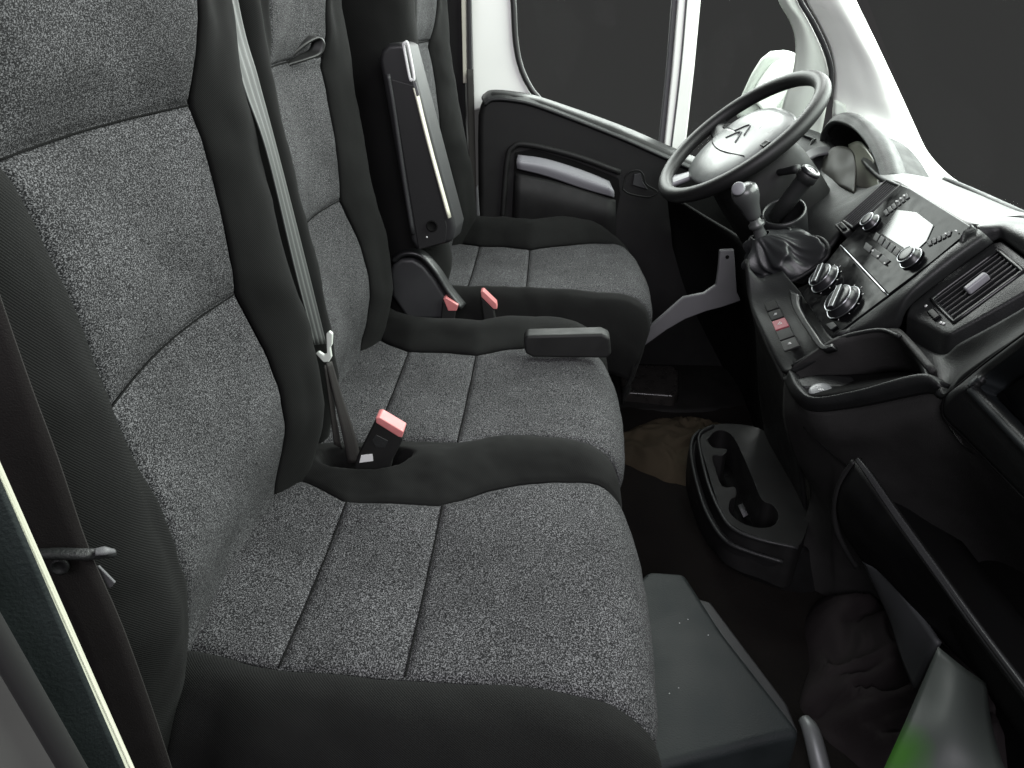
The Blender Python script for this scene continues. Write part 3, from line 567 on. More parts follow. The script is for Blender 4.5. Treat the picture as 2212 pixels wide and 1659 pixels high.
# slatted vents
def vent(parent, bl, tl, tr, br, n, along=True, depth=.02, m=PLS):
    """slats between the left and right sides of a four-cornered opening"""
    v = prism('vent_frame', [bl, tl, tr, br], (0, 0, 0), DK, parent, bevel=0) if False else None
    nrm = (tl-bl).cross(br-bl).normalized()
    if nrm.dot(Vector(CAM)-bl) < 0: nrm = -nrm
    q = [p-nrm*depth for p in (bl, tl, tr, br)]
    pan = link('vent_duct', mesh(q+[bl, tl, tr, br], [(0, 1, 2, 3), (0, 1, 5, 4), (1, 2, 6, 5), (2, 3, 7, 6), (3, 0, 4, 7)]), DK, parent, smooth=False)
    rim = [bl, tl, tr, br]; pts = []
    for i in range(4): pts += [rim[i]+(rim[(i+1) % 4]-rim[i])*k/6 for k in range(6)]
    tube('vent_bezel', pts, .0028, PLS, pan, closed=True, seg=8)
    for i in range(n):
        t = (i+.5)/n
        a, b = (bl+(br-bl)*t, tl+(tr-tl)*t)
        ax = (b-a).normalized(); w = ax.cross(nrm).normalized()
        box('slat', (a+b)/2-nrm*.005, ((b-a).length*.99, .0026, .010), m, pan, ax=(ax, w, nrm), bevel=.0008, bseg=1)
    return pan
# side vent beyond the wheel
vent(dash, *[at(*p) for p in (Z3(915, 900, 1.46), Z3(925, 770, 1.48), Z3(1000, 800, 1.44), Z3(975, 850, 1.43))], 5, depth=.012)
# centre stack face plane
TL, TR, BL, BR = at(1945, 398, .86), at(2102, 492, .62), at(1731, 631, .86), at(1799, 728, .65)
ML, MR = at(1816, 528, .86), at(1919, 636, .62)
P0 = (TL+TR)/2; sn = ((TL+TR)/2-(BL+BR)/2).cross(Vector((0, 1, 0))).normalized()
if sn.dot(Vector(CAM)-P0) < 0: sn = -sn
su = ((TL+TR)/2-(BL+BR)/2).normalized(); sy = Vector((0, -1, 0))
def SP(u, v, h=0): return onplane(u, v, P0+sn*h, sn)
def S4(a, b, h=0): return SP(a*.375+1382.5, b*.375+345.7, h)
rad = prism('radio_unit', [S4(1155, 485, .002), S4(1500, 140, .002), S4(1560, 165, .002), S4(1920, 390, .002), S4(1690, 580, .002), S4(1430, 775, .002)], -sn*.03, PLG, dash, bevel=.002)
clim = prism('climate_panel', [S4(1148, 494, .002), S4(1424, 784, .002), S4(1110, 1022, .002), S4(1075, 1000, .002), S4(925, 770, .002)], -sn*.03, PLG, dash, bevel=.002)
tube('panel_trim', [S4(1155, 490, .004), S4(1290, 632, .004), S4(1427, 779, .004)], .0011, CHR, dash, seg=6)
# radio details
SCR = mat('screen_glass', (.02, .022, .024), .10, .45)
prism('screen', [S4(1395, 405, .0034), S4(1480, 285, .0034), S4(1590, 300, .0034), S4(1690, 375, .0034), S4(1650, 465, .0034), S4(1570, 540, .0034), S4(1390, 425, .0034)], -sn*.002, SCR, rad, bevel=.0005)
KN = mat('knob_satin', (.012, .0125, .014), .32, .4)
def knob(cx, cy, r, h, parent, ring=True):
    c = S4(cx, cy, .003); k = lathe('knob', [(r*1.12, 0), (r*1.12, .003), (r, .004), (r*.94, h*.8), (r*.88, h), (r*.6, h+.0006)], c, sn, KN, parent)
    if ring:
        for rr, hh in ((r*1.16, .002), (r*.93, h*.93)):
            a = sn.orthogonal().normalized(); b = sn.cross(a)
            tube('chrome_ring', [c+sn*hh+(a*math.cos(2*math.pi*i/40)+b*math.sin(2*math.pi*i/40))*rr for i in range(40)], .0009, CHR, k, closed=True, seg=6)
    return k, c
knob(1335, 365, .013, .014, rad); knob(1565, 570, .015, .014, rad)
# button rows of the radio
def strip_buttons(p0, p1, p2, p3, n, parent, m, nm='button', h=.004):
    for i in range(n):
        a, b = (i+.1)/n, (i+.9)/n
        q = [p0+(p1-p0)*a, p0+(p1-p0)*b, p3+(p2-p3)*b, p3+(p2-p3)*a]
        prism(nm, q, sn*.0014, m, parent, bevel=.0005, bseg=1)
strip_buttons(S4(1360, 415, .0025), S4(1540, 545, .0025), S4(1510, 580, .0025), S4(1340, 455, .0025), 6, rad, GDK)
strip_buttons(S4(1300, 470, .0025), S4(1450, 585, .0025), S4(1415, 610, .0025), S4(1285, 505, .0025), 3, rad, GDK)
strip_buttons(S4(1400, 300, .0025), S4(1540, 190, .0025), S4(1555, 215, .0025), S4(1415, 325, .0025), 6, rad, GDK)
strip_buttons(S4(1650, 470, .0025), S4(1800, 405, .0025), S4(1790, 435, .0025), S4(1660, 500, .0025), 5, rad, GDK)
for a, b in ((1340, 522), (1370, 555), (1408, 595), (1820, 408), (1760, 425), (1478, 238), (1500, 222), (1520, 205)):
    prism('indicator', [S4(a-5, b-4, .0052), S4(a+5, b-5, .0052), S4(a+6, b+4, .0052), S4(a-4, b+5, .0052)], sn*.0004, MARK, rad, bevel=0)
# climate knobs with pointer bars and scale ticks
for cx, cy, sc in ((1070, 690, 1), (1175, 825, 1.12)):
    k, c = knob(cx, cy, .0235*sc, .016, clim)
    ax = (S4(cx+30, cy-70, .003)-c).normalized(); w = ax.cross(sn)
    box('pointer_bar', c+sn*.0185, (.040*sc, .010, .007), KN, k, ax=(ax, w, sn), bevel=.002)
    for s_ in (-1, 1): box('pointer_trim', c+sn*.0215+w*s_*.0045, (.038*sc, .0016, .0014), CHR, k, ax=(ax, w, sn), bevel=.0004, bseg=1)
    for i in range(9):
        th = math.radians(-130+i*32.5+90); d = su*math.sin(th)+sy*math.cos(th)
        box('scale_tick', c+d*.031*sc+sn*.0003, (.0032, .0009, .0005), MARK, clim, ax=(d, d.cross(sn), sn), bevel=0)
prism('small_knob', [S4(1075, 950, .003), S4(1120, 935, .003), S4(1140, 960, .003), S4(1105, 985, .003)], sn*.003, KN, clim, bevel=.001)
LOWM = mat('charcoal_grained_plastic', (.024, .0235, .0232), .6, .3, bump=(600, .8), var=(22, .8, 1.25))
# surround: step at the panel's lower edge, chin with switches, lip
def row(*p): return A(*p)
patch('console_chin', [row((1690, 585, .93), (1731, 634, .862), (1765, 683, .755), (1797, 731, .655), (1835, 716, .63)),
                       row((1660, 595, .935), (1712, 646, .865), (1748, 697, .77), (1776, 742, .672), (1800, 742, .65)),
                       row((1640, 600, .935), (1668, 652, .885), (1706, 716, .78), (1738, 772, .69), (1752, 775, .66)),
                       row((1614, 575, .95), (1620, 648, .905), (1652, 730, .80), (1684, 795, .72), (1706, 800, .68))], PL, dash)
patch('panel_step', [[S4(905, 770, .012), S4(915, 850, .012), S4(1010, 1000, .012), S4(1060, 1066, .012), S4(1105, 1056, .012)], [S4(860, 745, .012), S4(880, 850, .012), S4(985, 1020, .012), S4(1040, 1085, .012), S4(1110, 1075, .012)]], PLS, dash, solid=.012)
sb = [at(1654, 660, .885), at(1678, 652, .872), at(1733, 754, .70), at(1699, 766, .70)]
cn = (sb[1]-sb[0]).cross(sb[3]-sb[0]).normalized()
if cn.dot(Vector(CAM)-sb[0]) < 0: cn = -cn
for i in range(5):
    a, b = (i+.06)/5, (i+.94)/5
    q = [sb[0]+(sb[3]-sb[0])*a+cn*.003, sb[1]+(sb[2]-sb[1])*a+cn*.003, sb[1]+(sb[2]-sb[1])*b+cn*.003, sb[0]+(sb[3]-sb[0])*b+cn*.003]
    bt = prism('switch', q, cn*.004, REDD if i == 2 else PLM, dash, bevel=.001)
    if i == 2: bt['label'] = 'red hazard switch'
    c = sum(q, Vector())/4+cn*.0046; ex = (q[1]-q[0]).normalized(); ey = cn.cross(ex)
    if i == 2:
        for k in range(3):
            p, r_ = [c+(ex*math.cos(2.094*(k+j)+1.57)+ey*math.sin(2.094*(k+j)+1.57))*.0045 for j in (0, 1)]
            tube('symbol_line', [p, r_], .0005, MARK, bt, seg=5, n=1)
    elif i in (1, 4):
        for k in range(3): box('symbol_line', c+ey*(k-1)*.002, (.006-.001*k, .0009, .0004), MARK, bt, ax=(ex, ey, cn), bevel=0)
# side of the console, running down to the floor tray
patch('console_side', [row((1608, 560, .96), (1618, 650, .908), (1650, 732, .803), (1682, 798, .723), (1692, 820, .70)),
                       row((1630, 700, 1.0), (1640, 760, .94), (1668, 830, .85), (1695, 890, .76), (1704, 920, .715)),
                       row((1640, 860, 1.04), (1650, 900, .98), (1680, 950, .88), (1712, 1000, .79), (1728, 1030, .73)),
                       [Vector((.95, 1.1, -.43)), Vector((.93, 1.0, -.43)), Vector((.93, .9, -.43)), Vector((.93, .8, -.43)), Vector((.93, .74, -.43))]], PLM, dash)
# lip and tray pocket
rim = row((1706, 800, .68), (1722, 834, .61), (1757, 858, .56), (1851, 843, .51), (1982, 808, .445), (2031, 824, .42))
lipm = row((1698, 812, .685), (1714, 850, .615), (1755, 874, .56), (1851, 862, .507), (1984, 828, .438), (2030, 838, .415))
low = row((1690, 815, .70), (1714, 862, .63), (1755, 888, .575), (1851, 879, .52), (1984, 852, .45), (2018, 849, .43))
patch('tray_lip', [[p+Vector((.014, 0, -.004)) for p in rim], rim, lipm, low], PL, dash, solid=.006)
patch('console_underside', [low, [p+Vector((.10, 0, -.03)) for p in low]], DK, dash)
patch('tray_wall', [row((1709, 795, .68), (1745, 772, .66), (1800, 738, .635), (1851, 722, .62), (1922, 717, .58), (1946, 729, .55), (2009, 803, .445)),
                    row((1728, 838, .67), (1790, 832, .66), (1850, 818, .64), (1900, 805, .62), (1950, 803, .595), (1985, 812, .56), (2016, 835, .47))], LOWM, dash)
patch('tray_floor', [row((1715, 835, .62), (1755, 855, .57), (1851, 842, .53), (1985, 812, .47)), row((1735, 815, .67), (1790, 808, .66), (1870, 805, .64), (1980, 800, .60))], DK, dash)
patch('tray_insert', [row((1722, 820, .64), (1770, 810, .64), (1830, 812, .62), (1846, 822, .60)), row((1735, 835, .61), (1775, 835, .60), (1820, 835, .58), (1842, 842, .56))], PL, dash, solid=.01)
tube('tray_edge', row((1712, 790, .685), (1750, 768, .665), (1805, 735, .64), (1851, 720, .62), (1905, 713, .59), (1944, 727, .552)), .003, PL, dash)
# border between the stack and the near vent block
patch('stack_border', [[S4(1110, 1035, .002), S4(1280, 905, .002), S4(1435, 790, .002), S4(1680, 600, .002), S4(1930, 400, .002)],
                       row((1830, 722, .64), (1902, 684, .61), (1950, 628, .60), (2036, 552, .60), (2112, 494, .61)),
                       row((1845, 718, .635), (1922, 700, .595), (1962, 640, .585), (2052, 566, .585), (2128, 506, .59)),
                       row((1851, 722, .63), (1935, 714, .595), (1966, 662, .59), (2062, 586, .59), (2146, 524, .59))], PL, dash)
# vent at the driver's side of the radio, and its thumb switch
vent(dash, *[at(*p) for p in (Z4(1168, 350, .965), Z4(1425, 118, .965), Z4(1500, 150, .88), Z4(1228, 392, .88))], 7, depth=.02)
prism('vent_switch', row(Z4(1115, 370, .95), Z4(1160, 352, .95), Z4(1215, 400, .89), Z4(1170, 425, .89)), Vector((.02, 0, -.02)), PL, dash, bevel=.002)
prism('thumb_wheel', row(Z4(1140, 378, .945), Z4(1165, 366, .945), Z4(1195, 393, .90), Z4(1175, 404, .90)), sn*.004, PLG, dash, bevel=.001)
# near vent block
vb = [at(2012, 646, .58), at(2155, 541, .58), at(2211, 586, .46), at(2061, 696, .46)]
vn = Vector((-.72, -.06, .69)).normalized(); vb[0] = at(2040, 640, .565)
def VP(u, v, h=0): return onplane(u, v, vb[0]+vn*h, vn)
blk = holed('vent_housing', [VP(*p) for p in ((1958, 680), (1964, 660), (2060, 582), (2146, 522), (2166, 520), (2252, 582), (2252, 610), (2212, 632), (2110, 690), (2052, 722), (2034, 718), (2000, 698))], [[VP(*p) for p in ((2010, 646), (2155, 540), (2212, 586), (2062, 698))]], -vn*.012+Vector((0, 0, -.036)), PL, dash, bevel=.004)
vd = vent(blk, *[VP(*p, -.001) for p in ((2012, 646), (2155, 541), (2211, 586), (2061, 696))], 7, depth=.03)
c = VP(2110, 612, .004); ax = (VP(2124, 600)-VP(2096, 622)).normalized()
box('vent_tab', c, (.032, .010, .012), SIL, vd, ax=(ax, ax.cross(vn), vn), bevel=.003)
c = VP(2018, 680, .001); ax = (VP(2030, 694)-VP(2004, 666)).normalized()
box('thumb_wheel', c, (.024, .010, .006), PLG, blk, ax=(ax, ax.cross(vn), vn), bevel=.002)
for p in ((2000, 661), (2032, 697), (2038, 699)): lathe('vent_mark', [(.0022, 0), (.002, .0006)], VP(*p, .0006), vn, MARK, blk, seg=10)
patch('vent_crown', [[VP(*p, -.002) for p in ((2120, 538), (2148, 520), (2166, 518), (2210, 550), (2256, 582))], A((2112, 492, .615), (2140, 488, .61), (2176, 486, .60), (2230, 508, .54), (2300, 545, .46)), A((2108, 488, .64), (2136, 474, .67), (2185, 466, .69), (2250, 470, .66), (2330, 505, .56))], PL, dash)
# near end: fascia, upper glove lid, shelf
patch('passenger_fascia', [row((1946, 722, .57), (2030, 766, .50), (2072, 742, .47), (2150, 700, .42), (2212, 664, .37), (2330, 590, .28))+[Vector((.90, .08, .335)), Vector((.90, -.1, .33))],
                           row((1985, 775, .50), (2040, 800, .465), (2090, 776, .44), (2160, 730, .39), (2225, 690, .34), (2340, 610, .25))+[Vector((.875, .06, .32)), Vector((.875, -.1, .31))],
                           row((2012, 812, .45), (2040, 858, .415), (2076, 815, .40), (2130, 775, .37), (2216, 718, .30), (2360, 620, .20))+[Vector((.86, .04, .31)), Vector((.86, -.1, .30))]], PL, dash)
sea = A((2420, 568, .14), (2212, 722, .27), (2130, 783, .36), (2080, 825, .39), (2045, 854, .405), (2036, 880, .407), (2042, 905, .405), (2090, 952, .37), (2212, 1076, .26), (2420, 1280, .08))
rec = A((2420, 590, .14), (2212, 747, .26), (2140, 802, .34), (2112, 822, .35), (2102, 829, .352), (2098, 834, .352), (2104, 842, .348), (2140, 880, .315), (2212, 954, .25), (2420, 1160, .08))
mid_ = [(a+b)/2+Vector((-.003, -.001, .002)) for a, b in zip(sea, rec)]
LIDM = mat('dark_teal_black_plastic', (.013, .016, .0175), .6, .3, bump=(800, .3))
lid = patch('glove_lid', [sea, mid_, rec], PL, dash)
patch('lid_recess', [rec, [p+Vector((.030, -.004, -.010)) for p in rec]], LIDM, lid)
prism('lid_well', [p+Vector((.029, -.004, -.010)) for p in rec], (.02, 0, 0), LIDM, lid, bevel=0)
tube('lid_seam', sea, .0018, DK, lid, seg=6)
# lower dash below the console
patch('lower_fascia', [[p+Vector((.003, 0, -.001)) for p in row((1690, 815, .70), (1714, 862, .63), (1755, 888, .575), (1851, 879, .52), (1984, 852, .45), (2030, 852, .425), (2044, 900, .415))],
                       row((1692, 900, .695), (1728, 915, .625), (1775, 940, .565), (1851, 940, .512), (1984, 910, .44), (2046, 912, .412), (2104, 966, .375)),
                       row((1715, 985, .71), (1750, 1000, .65), (1790, 1010, .60), (1836, 1005, .555), (1990, 1010, .47), (2100, 1050, .40), (2215, 1078, .27)),
                       row((1750, 1075, .71), (1769, 1105, .665), (1790, 1130, .625), (1815, 1130, .59), (1990, 1150, .51), (2150, 1200, .43), (2360, 1220, .20)),
                       row((1690, 1215, .69), (1745, 1225, .66), (1790, 1250, .63), (1830, 1270, .605), (1990, 1300, .55), (2180, 1350, .47), (2420, 1370, .25)),
                       row((1590, 1260, .71), (1690, 1300, .69), (1770, 1330, .67), (1830, 1360, .65), (1990, 1380, .60), (2180, 1420, .54), (2420, 1440, .35))], LOWM, dash)
tube('fascia_joint', row((1735, 922, .615), (1780, 965, .578), (1834, 1010, .55)), .0012, DK, dash, seg=6)
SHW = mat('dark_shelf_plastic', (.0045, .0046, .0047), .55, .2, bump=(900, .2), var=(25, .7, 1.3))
# glove shelf front wall
te = A((1853, 988, .455), (1880, 1022, .42), (1945, 1115, .355), (2035, 1240, .27), (2122, 1362, .185), (2212, 1482, .105), (2400, 1735, -.03))
fo = A((1847, 994, .455), (1872, 1030, .42), (1935, 1124, .355), (2024, 1250, .27), (2112, 1373, .185), (2202, 1494, .105), (2390, 1748, -.03))
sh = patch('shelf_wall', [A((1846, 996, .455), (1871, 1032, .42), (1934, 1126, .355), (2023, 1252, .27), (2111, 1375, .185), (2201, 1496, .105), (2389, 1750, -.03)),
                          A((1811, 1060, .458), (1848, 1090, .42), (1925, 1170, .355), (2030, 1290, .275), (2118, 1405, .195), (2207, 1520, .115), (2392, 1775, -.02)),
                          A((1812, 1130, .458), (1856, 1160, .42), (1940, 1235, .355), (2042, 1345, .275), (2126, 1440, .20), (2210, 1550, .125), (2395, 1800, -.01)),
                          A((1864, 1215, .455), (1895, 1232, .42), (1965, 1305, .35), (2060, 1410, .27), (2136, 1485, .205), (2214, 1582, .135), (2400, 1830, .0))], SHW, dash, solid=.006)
patch('shelf_ledge', [te, fo], GDK, sh, solid=.006)
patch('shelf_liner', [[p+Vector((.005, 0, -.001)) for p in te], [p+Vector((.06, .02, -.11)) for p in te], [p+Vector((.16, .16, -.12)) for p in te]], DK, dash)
tube('wall_flange', A((1846, 996, .457), (1822, 1030, .46), (1803, 1085, .462), (1806, 1140, .462), (1828, 1190, .46), (1850, 1225, .458)), .004, PLM, sh)
patch('shelf_valance', [A((1862, 1212, .455), (1919, 1245, .40), (1975, 1316, .34), (2024, 1388, .28)), A((1880, 1250, .455), (1922, 1315, .40), (1960, 1385, .34), (2000, 1432, .285)), A((1895, 1280, .46), (1925, 1350, .41), (1945, 1420, .35), (1972, 1488, .29))], mat('lit_grey_valance', (.075, .08, .083), .5, .4, bump=(700, .2)), dash, solid=.006)  # valance grey raised to imitate strong light falling on it
# pale lower panel at the near corner, with a green reflection painted into its colour
GS = bpy.data.materials.new('grey_panel_green_reflection'); GS.use_nodes = True; nt = GS.node_tree; b = nt.nodes['Principled BSDF']; b.inputs['Roughness'].default_value = .5
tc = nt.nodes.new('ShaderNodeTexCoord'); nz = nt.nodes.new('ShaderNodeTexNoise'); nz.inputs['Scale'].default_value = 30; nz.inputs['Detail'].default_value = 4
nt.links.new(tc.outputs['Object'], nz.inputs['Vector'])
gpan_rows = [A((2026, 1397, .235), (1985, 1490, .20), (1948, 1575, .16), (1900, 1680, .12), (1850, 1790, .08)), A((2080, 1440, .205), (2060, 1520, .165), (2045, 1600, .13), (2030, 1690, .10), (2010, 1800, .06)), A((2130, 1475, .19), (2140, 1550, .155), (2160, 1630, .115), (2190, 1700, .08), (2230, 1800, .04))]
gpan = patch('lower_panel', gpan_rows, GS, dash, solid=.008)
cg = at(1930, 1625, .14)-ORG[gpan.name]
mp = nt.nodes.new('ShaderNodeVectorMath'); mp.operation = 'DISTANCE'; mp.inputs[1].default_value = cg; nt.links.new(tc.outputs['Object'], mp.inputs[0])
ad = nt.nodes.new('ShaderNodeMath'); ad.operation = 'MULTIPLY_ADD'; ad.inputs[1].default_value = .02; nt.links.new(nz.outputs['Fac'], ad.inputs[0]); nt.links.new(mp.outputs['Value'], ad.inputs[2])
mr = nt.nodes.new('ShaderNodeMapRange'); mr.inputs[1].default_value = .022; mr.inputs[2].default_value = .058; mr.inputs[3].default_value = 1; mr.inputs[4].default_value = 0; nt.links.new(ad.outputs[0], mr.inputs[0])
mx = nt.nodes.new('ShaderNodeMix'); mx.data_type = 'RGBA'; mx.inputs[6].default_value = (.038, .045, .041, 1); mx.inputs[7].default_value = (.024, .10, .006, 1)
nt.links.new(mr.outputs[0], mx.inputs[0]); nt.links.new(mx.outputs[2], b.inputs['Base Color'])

# ------------------------------------------------------------------ gear lever
gl = empty('gear_lever', at(1720, 570, .96), 'gear lever with pale knob and crumpled black leather boot', 'gear lever')
base_ = A((1618, 560, 1.02), (1626, 590, .99), (1645, 604, .96), (1700, 610, .93), (1757, 580, .92), (1790, 546, .92), (1772, 515, .97), (1720, 512, 1.03), (1660, 520, 1.06))
base_ = [Vector(p) for p in cr(base_+[base_[0]], 6)[:-1]]; nB = len(base_)
tc_ = at(1642, 506, 1.0); ga = (at(1616, 435, 1.0)-at(1642, 506, 1.0)).normalized(); g1 = ga.orthogonal().normalized(); g2 = ga.cross(g1)
# pair the angles of top ring and base outline
cB = sum(base_, Vector())/nB
G = []
for k in range(15):
    t = k/14; rowp = []
    for j, p in enumerate(base_):
        d = (p-cB); d2 = (g1*d.dot(g1)+g2*d.dot(g2)).normalized()
        top = tc_+d2*.016
        q = top+(p-top)*(t**.8); bulge = math.sin(math.pi*t)
        fold = .009*math.sin(j*.62+3.2*t)*bulge+.007*math.sin(9*t+j*.25)*bulge+.005*math.sin(j*1.9-5*t)*bulge
        q = q+d2*(fold+.010*bulge)+ga*(.008*math.sin(j*.5+6*t)*bulge)
        rowp.append(q)
    rowp.append(rowp[0]); G.append(rowp)
me = gridmesh(G); nr = sum(((p.normal).dot(p.center-cB)*p.area for p in me.polygons))
if nr < 0: me.flip_normals()
link('boot', me, LEATH, gl, solid=.002, sub=1)
tube('boot_frame', base_, .004, PL, gl, closed=True)
lathe('stem', [(.013, -.02), (.012, 0), (.0105, .01), (.012, .016), (.0155, .018), (.0155, .024), (.011, .027), (.010, .038)], tc_, ga, mat('stem_grey', (.05, .052, .052), .35, .5), gl)
kn = lathe('knob', [(.011, .034), (.014, .038), (.0155, .045), (.018, .060), (.0235, .075), (.0255, .088), (.0235, .098), (.016, .104), (.006, .106)], tc_, ga, mat('knob_grey', (.045, .047, .047), .3, .5), gl)
kc = at(1594, 407, .978)
lathe('shift_plate', [(.0001, .0015), (.010, .001), (.012, 0), (.013, -.003)], kc, Vector(CAM)-kc+Vector((-.5, .2, .3)), SIL, kn)

# ------------------------------------------------------------------ tube standing in the round holder
hc = at(*Z3(825, 1215, 1.04)); ha = Vector((-.35, -.35, .87)).normalized()
hol = tag(lathe('cup_holder', [(.030, -.07), (.036, -.004), (.0385, .001), (.042, 0), (.043, -.006), (.041, -.08)], hc, ha, PLS, None, cap=False), 'round dark holder ring in the dash beside the gear lever', 'holder')
lathe('pit', [(.0001, -.06), (.033, -.058)], hc, ha, DK, hol, cap=False)
t0, t1 = at(*Z3(830, 1190, 1.04)), at(*Z3(975, 1000, 1.02)); ta = (t1-t0).normalized(); tl = (t1-t0).length
tub = empty('dash_stalk', t0, 'thick black stalk with ringed tip standing in the round holder', 'stalk')
lathe('body', [(.015, -.03), (.016, tl*.3), (.0165, tl*.75), (.0165, tl*.8), (.0195, tl*.83), (.0195, tl*1.02), (.016, tl*1.06)], t0, ta, PL, tub)
lathe('tip', [(.0195, -.002), (.020, .002), (.017, .005), (.012, .006), (.0115, .004), (.006, .0045)], t0+ta*tl*1.05, ta, KN, tub)
lathe('tip_dot', [(.006, 0), (.004, .0015), (.0005, .002)], t0+ta*(tl*1.05+.004), ta, METAL, tub, seg=16)
cc = at(*Z3(835, 1345, 1.0))
soc = empty('power_socket', cc, 'small metal-lipped socket below the round holder', 'socket')
lathe('collar', [(.013, -.01), (.0145, 0), (.013, .004), (.010, .005), (.009, .0)], cc, Vector((-.7, -.4, .5)), PL, soc)
lathe('socket_ring', [(.0065, 0), (.0075, .003), (.005, .004)], at(*Z3(800, 1370, .985)), Vector((-.7, -.4, .5)), METAL, soc, seg=18)

# ------------------------------------------------------------------ round cap lying in the tray
cap_ = empty('tray_cap', at(1772, 845, .58), 'small grey cap with white mark lying in the dash tray', 'cap')
pc = at(1773, 846, .585)
o = lathe('lid', [(.0001, .004), (.012, .004), (.0165, .0025), (.0175, 0), (.0165, -.003), (.013, -.006)], pc, (-.25, -.25, .9), mat('cap_grey', (.16, .165, .17), .35, .5), cap_)
for k in (-1, 0, 1): box('printed_mark', pc+Vector((-.002+k*.003, -.003, .0052)), (.0016, .006-abs(k)*.002, .0006), MARK, cap_, bevel=0)
patch('tab', [[pc+Vector((.014, -.006, -.001)), pc+Vector((.024, -.004, -.002))], [pc+Vector((.014, .006, -.001)), pc+Vector((.024, .005, -.002))]], mat('cap_grey_tab', (.12, .125, .13), .4, .5), cap_, solid=.003)

# ------------------------------------------------------------------ lower cup tray on the tunnel
zc = -.27
cup = empty('floor_cup_tray', at(1620, 1080, z=-.3), 'black moulded cup tray on the floor tunnel under the dash', 'cup tray')
def ZC(u, v, z=zc): return at(u, v, z=z)
outer = [ZC(*p) for p in ((1506, 945), (1516, 928), (1540, 918), (1580, 915), (1640, 925), (1690, 960), (1722, 1010), (1742, 1070), (1748, 1120), (1722, 1183), (1660, 1166), (1600, 1145), (1566, 1118), (1545, 1070), (1524, 1000))]
outer = [Vector(p) for p in cr(outer+[outer[0]], 4)[:-1]]
h1 = [ZC(*p) for p in ((1528, 950), (1545, 932), (1565, 930), (1585, 945), (1605, 985), (1625, 1030), (1645, 1078), (1668, 1090), (1682, 1112), (1672, 1134), (1640, 1140), (1600, 1128), (1576, 1105), (1578, 1080), (1590, 1072), (1588, 1052), (1560, 1050), (1545, 1010), (1540, 984), (1562, 984), (1570, 970), (1540, 966))]
h1 = [Vector(p) for p in cr(h1+[h1[0]], 3)[:-1]]
top = holed('tray_top', outer, [h1], (0, 0, -.09), PLM, cup, bevel=.0015)
prism('tray_well', [p+Vector((0, 0, -.075)) for p in h1], (0, 0, -.01), DK, cup, bevel=0)
o2 = [ZC(*p, z=-.30) for p in ((1494, 960), (1500, 930), (1508, 990), (1530, 1070), (1556, 1130), (1600, 1165), (1660, 1186), (1712, 1194))]
tube('outer_rail', [ZC(*p, z=-.30) for p in ((1512, 930), (1496, 950), (1494, 990), (1510, 1060), (1532, 1118), (1568, 1168), (1620, 1192), (1692, 1214))], .004, PL, cup)
tube('rim_rail', [ZC(*p, z=zc+.002) for p in ((1540, 920), (1512, 938), (1512, 970), (1530, 1045), (1556, 1106), (1584, 1142), (1640, 1165), (1724, 1184))], .0035, PL, cup)
prism('paper_scrap', [ZC(*p, z=zc-.06) for p in ((1594, 1092), (1604, 1088), (1616, 1112), (1606, 1118))], (0, 0, .001), GREY, cup, bevel=0)
patch('tray_skirt', [[ZC(*p, z=-.305) for p in ((1540, 916), (1506, 936), (1494, 990), (1510, 1060), (1532, 1118), (1568, 1168), (1620, 1192), (1692, 1214), (1740, 1180))],
                     [ZC(*p, z=-.35) for p in ((1530, 930), (1494, 956), (1486, 1010), (1502, 1090), (1528, 1150), (1572, 1202), (1632, 1230), (1710, 1248), (1776, 1215))],
                     [ZC(*p, z=-.425) for p in ((1520, 960), (1482, 990), (1478, 1050), (1500, 1130), (1530, 1190), (1586, 1242), (1660, 1278), (1750, 1296), (1830, 1270))]], mat('console_foot_plastic', (.0085, .0085, .0088), .6, .25, bump=(600, .6), var=(20, .8, 1.25)), cup)

# ------------------------------------------------------------------ footwell
zb = -.25
fb = empty('footwell_box', at(1560, 1450, z=-.42), 'dusty grey-green plastic box on the floor before the near seat', 'box')
q = [at(1400, 1230, z=zb), at(1480, 1236, z=zb), at(1560, 1360, z=zb), at(1735, 1583, z=zb), at(1690, 1592, z=zb), at(1390, 1668, z=zb), at(1300, 1640, z=zb), at(1330, 1300, z=zb)]
prism('box_body', [p+Vector((0, 0, -.17)) for p in q], (0, 0, .17), GP, fb, bevel=.012, bseg=4)
prism('box_flange', A()+[at(1500, 1290, z=-.30), at(1535, 1300, z=-.30), at(1700, 1520, z=-.30), at(1725, 1580, z=-.30), at(1690, 1560, z=-.30)], (0, 0, -.02), GDK, fb, bevel=.004)
for p in ((1486, 1338), (1468, 1346), (1530, 1372), (1466, 1486), (1446, 1498)):
    lathe('dust_fleck', [(.0009, 0), (.0007, .0004)], at(*p, z=zb+.0005), (0, 0, 1), MARK, fb, seg=6)
tag(tube('chrome_post', A((1738, 1555, .33), (1752, 1580, .31), (1768, 1640, .28), (1785, 1720, .25)), [.009, .0125, .0135, .0135], mat('dull_metal', (.16, .17, .17), .45, .5, metal=.3)), 'short brushed metal post beside the grey-green box', 'post')
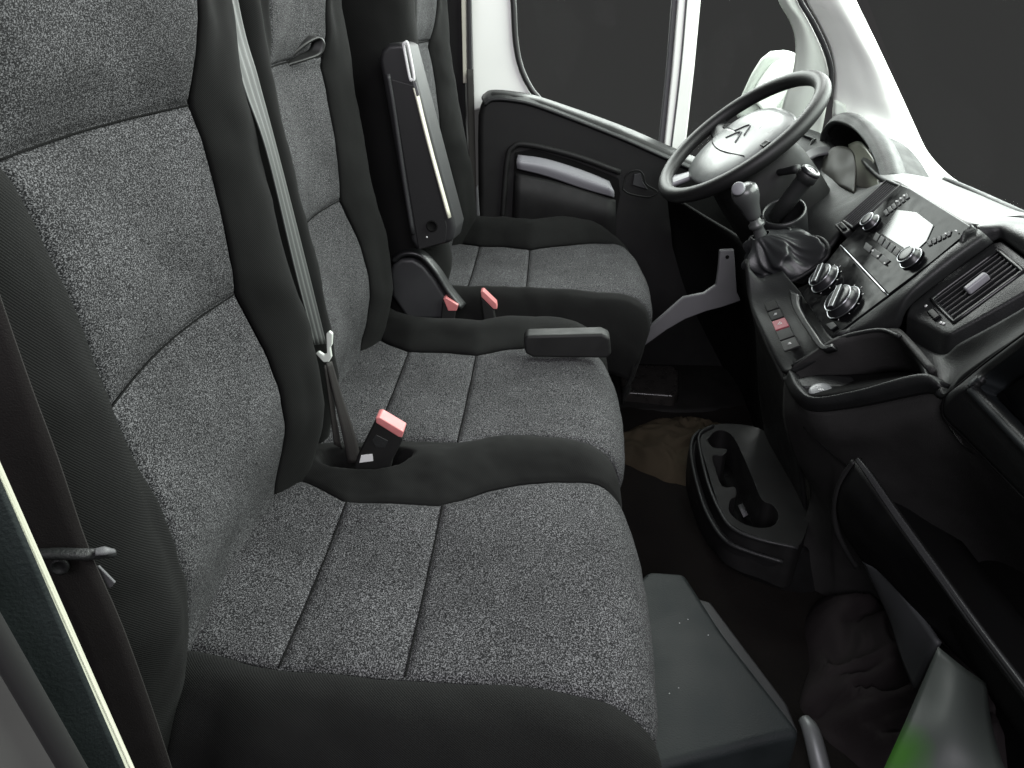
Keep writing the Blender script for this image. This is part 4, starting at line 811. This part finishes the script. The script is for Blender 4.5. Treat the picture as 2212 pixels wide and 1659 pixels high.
def crumple(name, c, sx, sy, h, seed, m, label, cat):
    n = 64; o = Vector((seed*7.3, seed*3.1, seed)); G = []
    for i in range(n+1):
        r_ = []
        for j in range(n+1):
            a, b = i/n*2-1, j/n*2-1; env = max(0, 1-(a*a+b*b)**1.1)**.6
            p = Vector((a*sx, b*sy, 0))*11+o
            q = p+Vector((mnoise.noise(p*.7), mnoise.noise(p*.7+Vector((9, 0, 0))), 0))*1.2
            w = (1-1.7*abs(mnoise.noise(q)))*.75+(1-1.7*abs(mnoise.noise(q*2.3)))*.25
            r_.append((c[0]+a*sx*(1+.12*math.sin(5*b+seed)), c[1]+b*sy*(1+.12*math.sin(4*a+seed)), c[2]+h*env*(.25+.75*max(0, w))))
        G.append(r_)
    return tag(link(name, gridmesh(G), m, None, solid=.003), label, cat)
crumple('dark_cloth', (.98, .42, -.415), .16, .20, .13, 3, CLOTH, 'crumpled dark cloth lying in the near footwell', 'cloth')
crumple('brown_mat', (.76, 1.13, -.415), .24, .14, .07, 8, OLIVE, 'rumpled dusty brown mat on the floor beyond the cup tray', 'mat')
prism('floor_hatch', [at(*p, z=-.36) for p in ((1338, 800), (1350, 786), (1452, 790), (1466, 800), (1466, 848), (1456, 854), (1345, 846))], (0, 0, -.05), mat('wet_black_hatch', (.014, .013, .012), .3, .5, bump=(120, 1.2), var=(35, .4, 2.2)), None, bevel=.006)
tag(bpy.data.objects['floor_hatch'], 'scuffed black hatch plate on the driver side floor', 'hatch')
tun = patch('floor_tunnel', [[at(*p, z=-.40) for p in ((1300, 885), (1480, 890), (1660, 880))], [at(*p, z=-.375) for p in ((1320, 830), (1480, 830), (1660, 800))], [at(*p, z=-.38) for p in ((1340, 740), (1500, 720), (1660, 690))]], mat('scuffed_black_floor', (.006, .0058, .0055), .7, .15, bump=(60, .6), var=(20, .5, 1.7)), None)
struct(tun)
br = prism('console_side_bracket', [at(*p, 1.14) for p in ((1555, 541), (1586, 539), (1592, 631), (1601, 650), (1560, 664), (1525, 673), (1480, 690), (1439, 714), (1392, 748), (1390, 718), (1476, 643), (1521, 634), (1547, 616), (1552, 580))], (0, .012, 0), mat('grey_bracket_paint', (.10, .10, .104), .5, .4, var=(20, .9, 1.1)), None, bevel=.003)
tag(br, 'flat grey metal bracket sweeping down between driver seat and console', 'bracket')
lathe('bolt_hole', [(.004, 0), (.004, .0012), (.002, .0012)], at(1571, 555, 1.138), (0, -1, 0), DK, br, seg=16)

# ------------------------------------------------------------------ near door post
np_ = empty('near_door_post', (.1, -.14, -.42), 'near door post with bright edge strip, grey-green trim and rubber seal', 'post')
def vstrip(name, p0, p1, q0, q1, m, dx=0, bev=.003):
    """upright strip; p = left/right edge pixel at the frame's left side, q = same at its bottom edge"""
    prism(name, [p0, p1, q1, q0], Vector((dx, .004, 0)), m, np_, bevel=.001)
ext = lambda a, b, t: a+(b-a)*t
def up(uv0, uv1, y): a, b = at(*uv0, y), at(*uv1, y); return ext(a, b, -1.2), ext(a, b, 1.8)
l0, l1 = up((0, 1056), (263, 1659), -.115); r0, r1 = up((0, 1030), (281, 1659), -.113)
vstrip('edge_strip', l0, r0, l1, r1, mat('bright_cream_paint', (.55, .55, .45), .4, .5))
l0, l1 = up((0, 1372), (168, 1659), -.137); r0, r1 = up((0, 1060), (262, 1659), -.121)
vstrip('pillar_trim', l0, r0, l1, r1, GP)
s0, s1 = up((0, 1390), (156, 1659), -.165)
tube('door_seal', [s0, (s0+s1)/2, s1], .0065, RUB, np_)
l0, l1 = up((-300, 1500), (-60, 1859), -.19); r0, r1 = up((0, 1400), (140, 1659), -.158)
vstrip('sill_flange', l0, r0, l1, r1, mat('dusty_grey_paint', (.07, .072, .066), .5, .4, var=(10, .8, 1.2)))
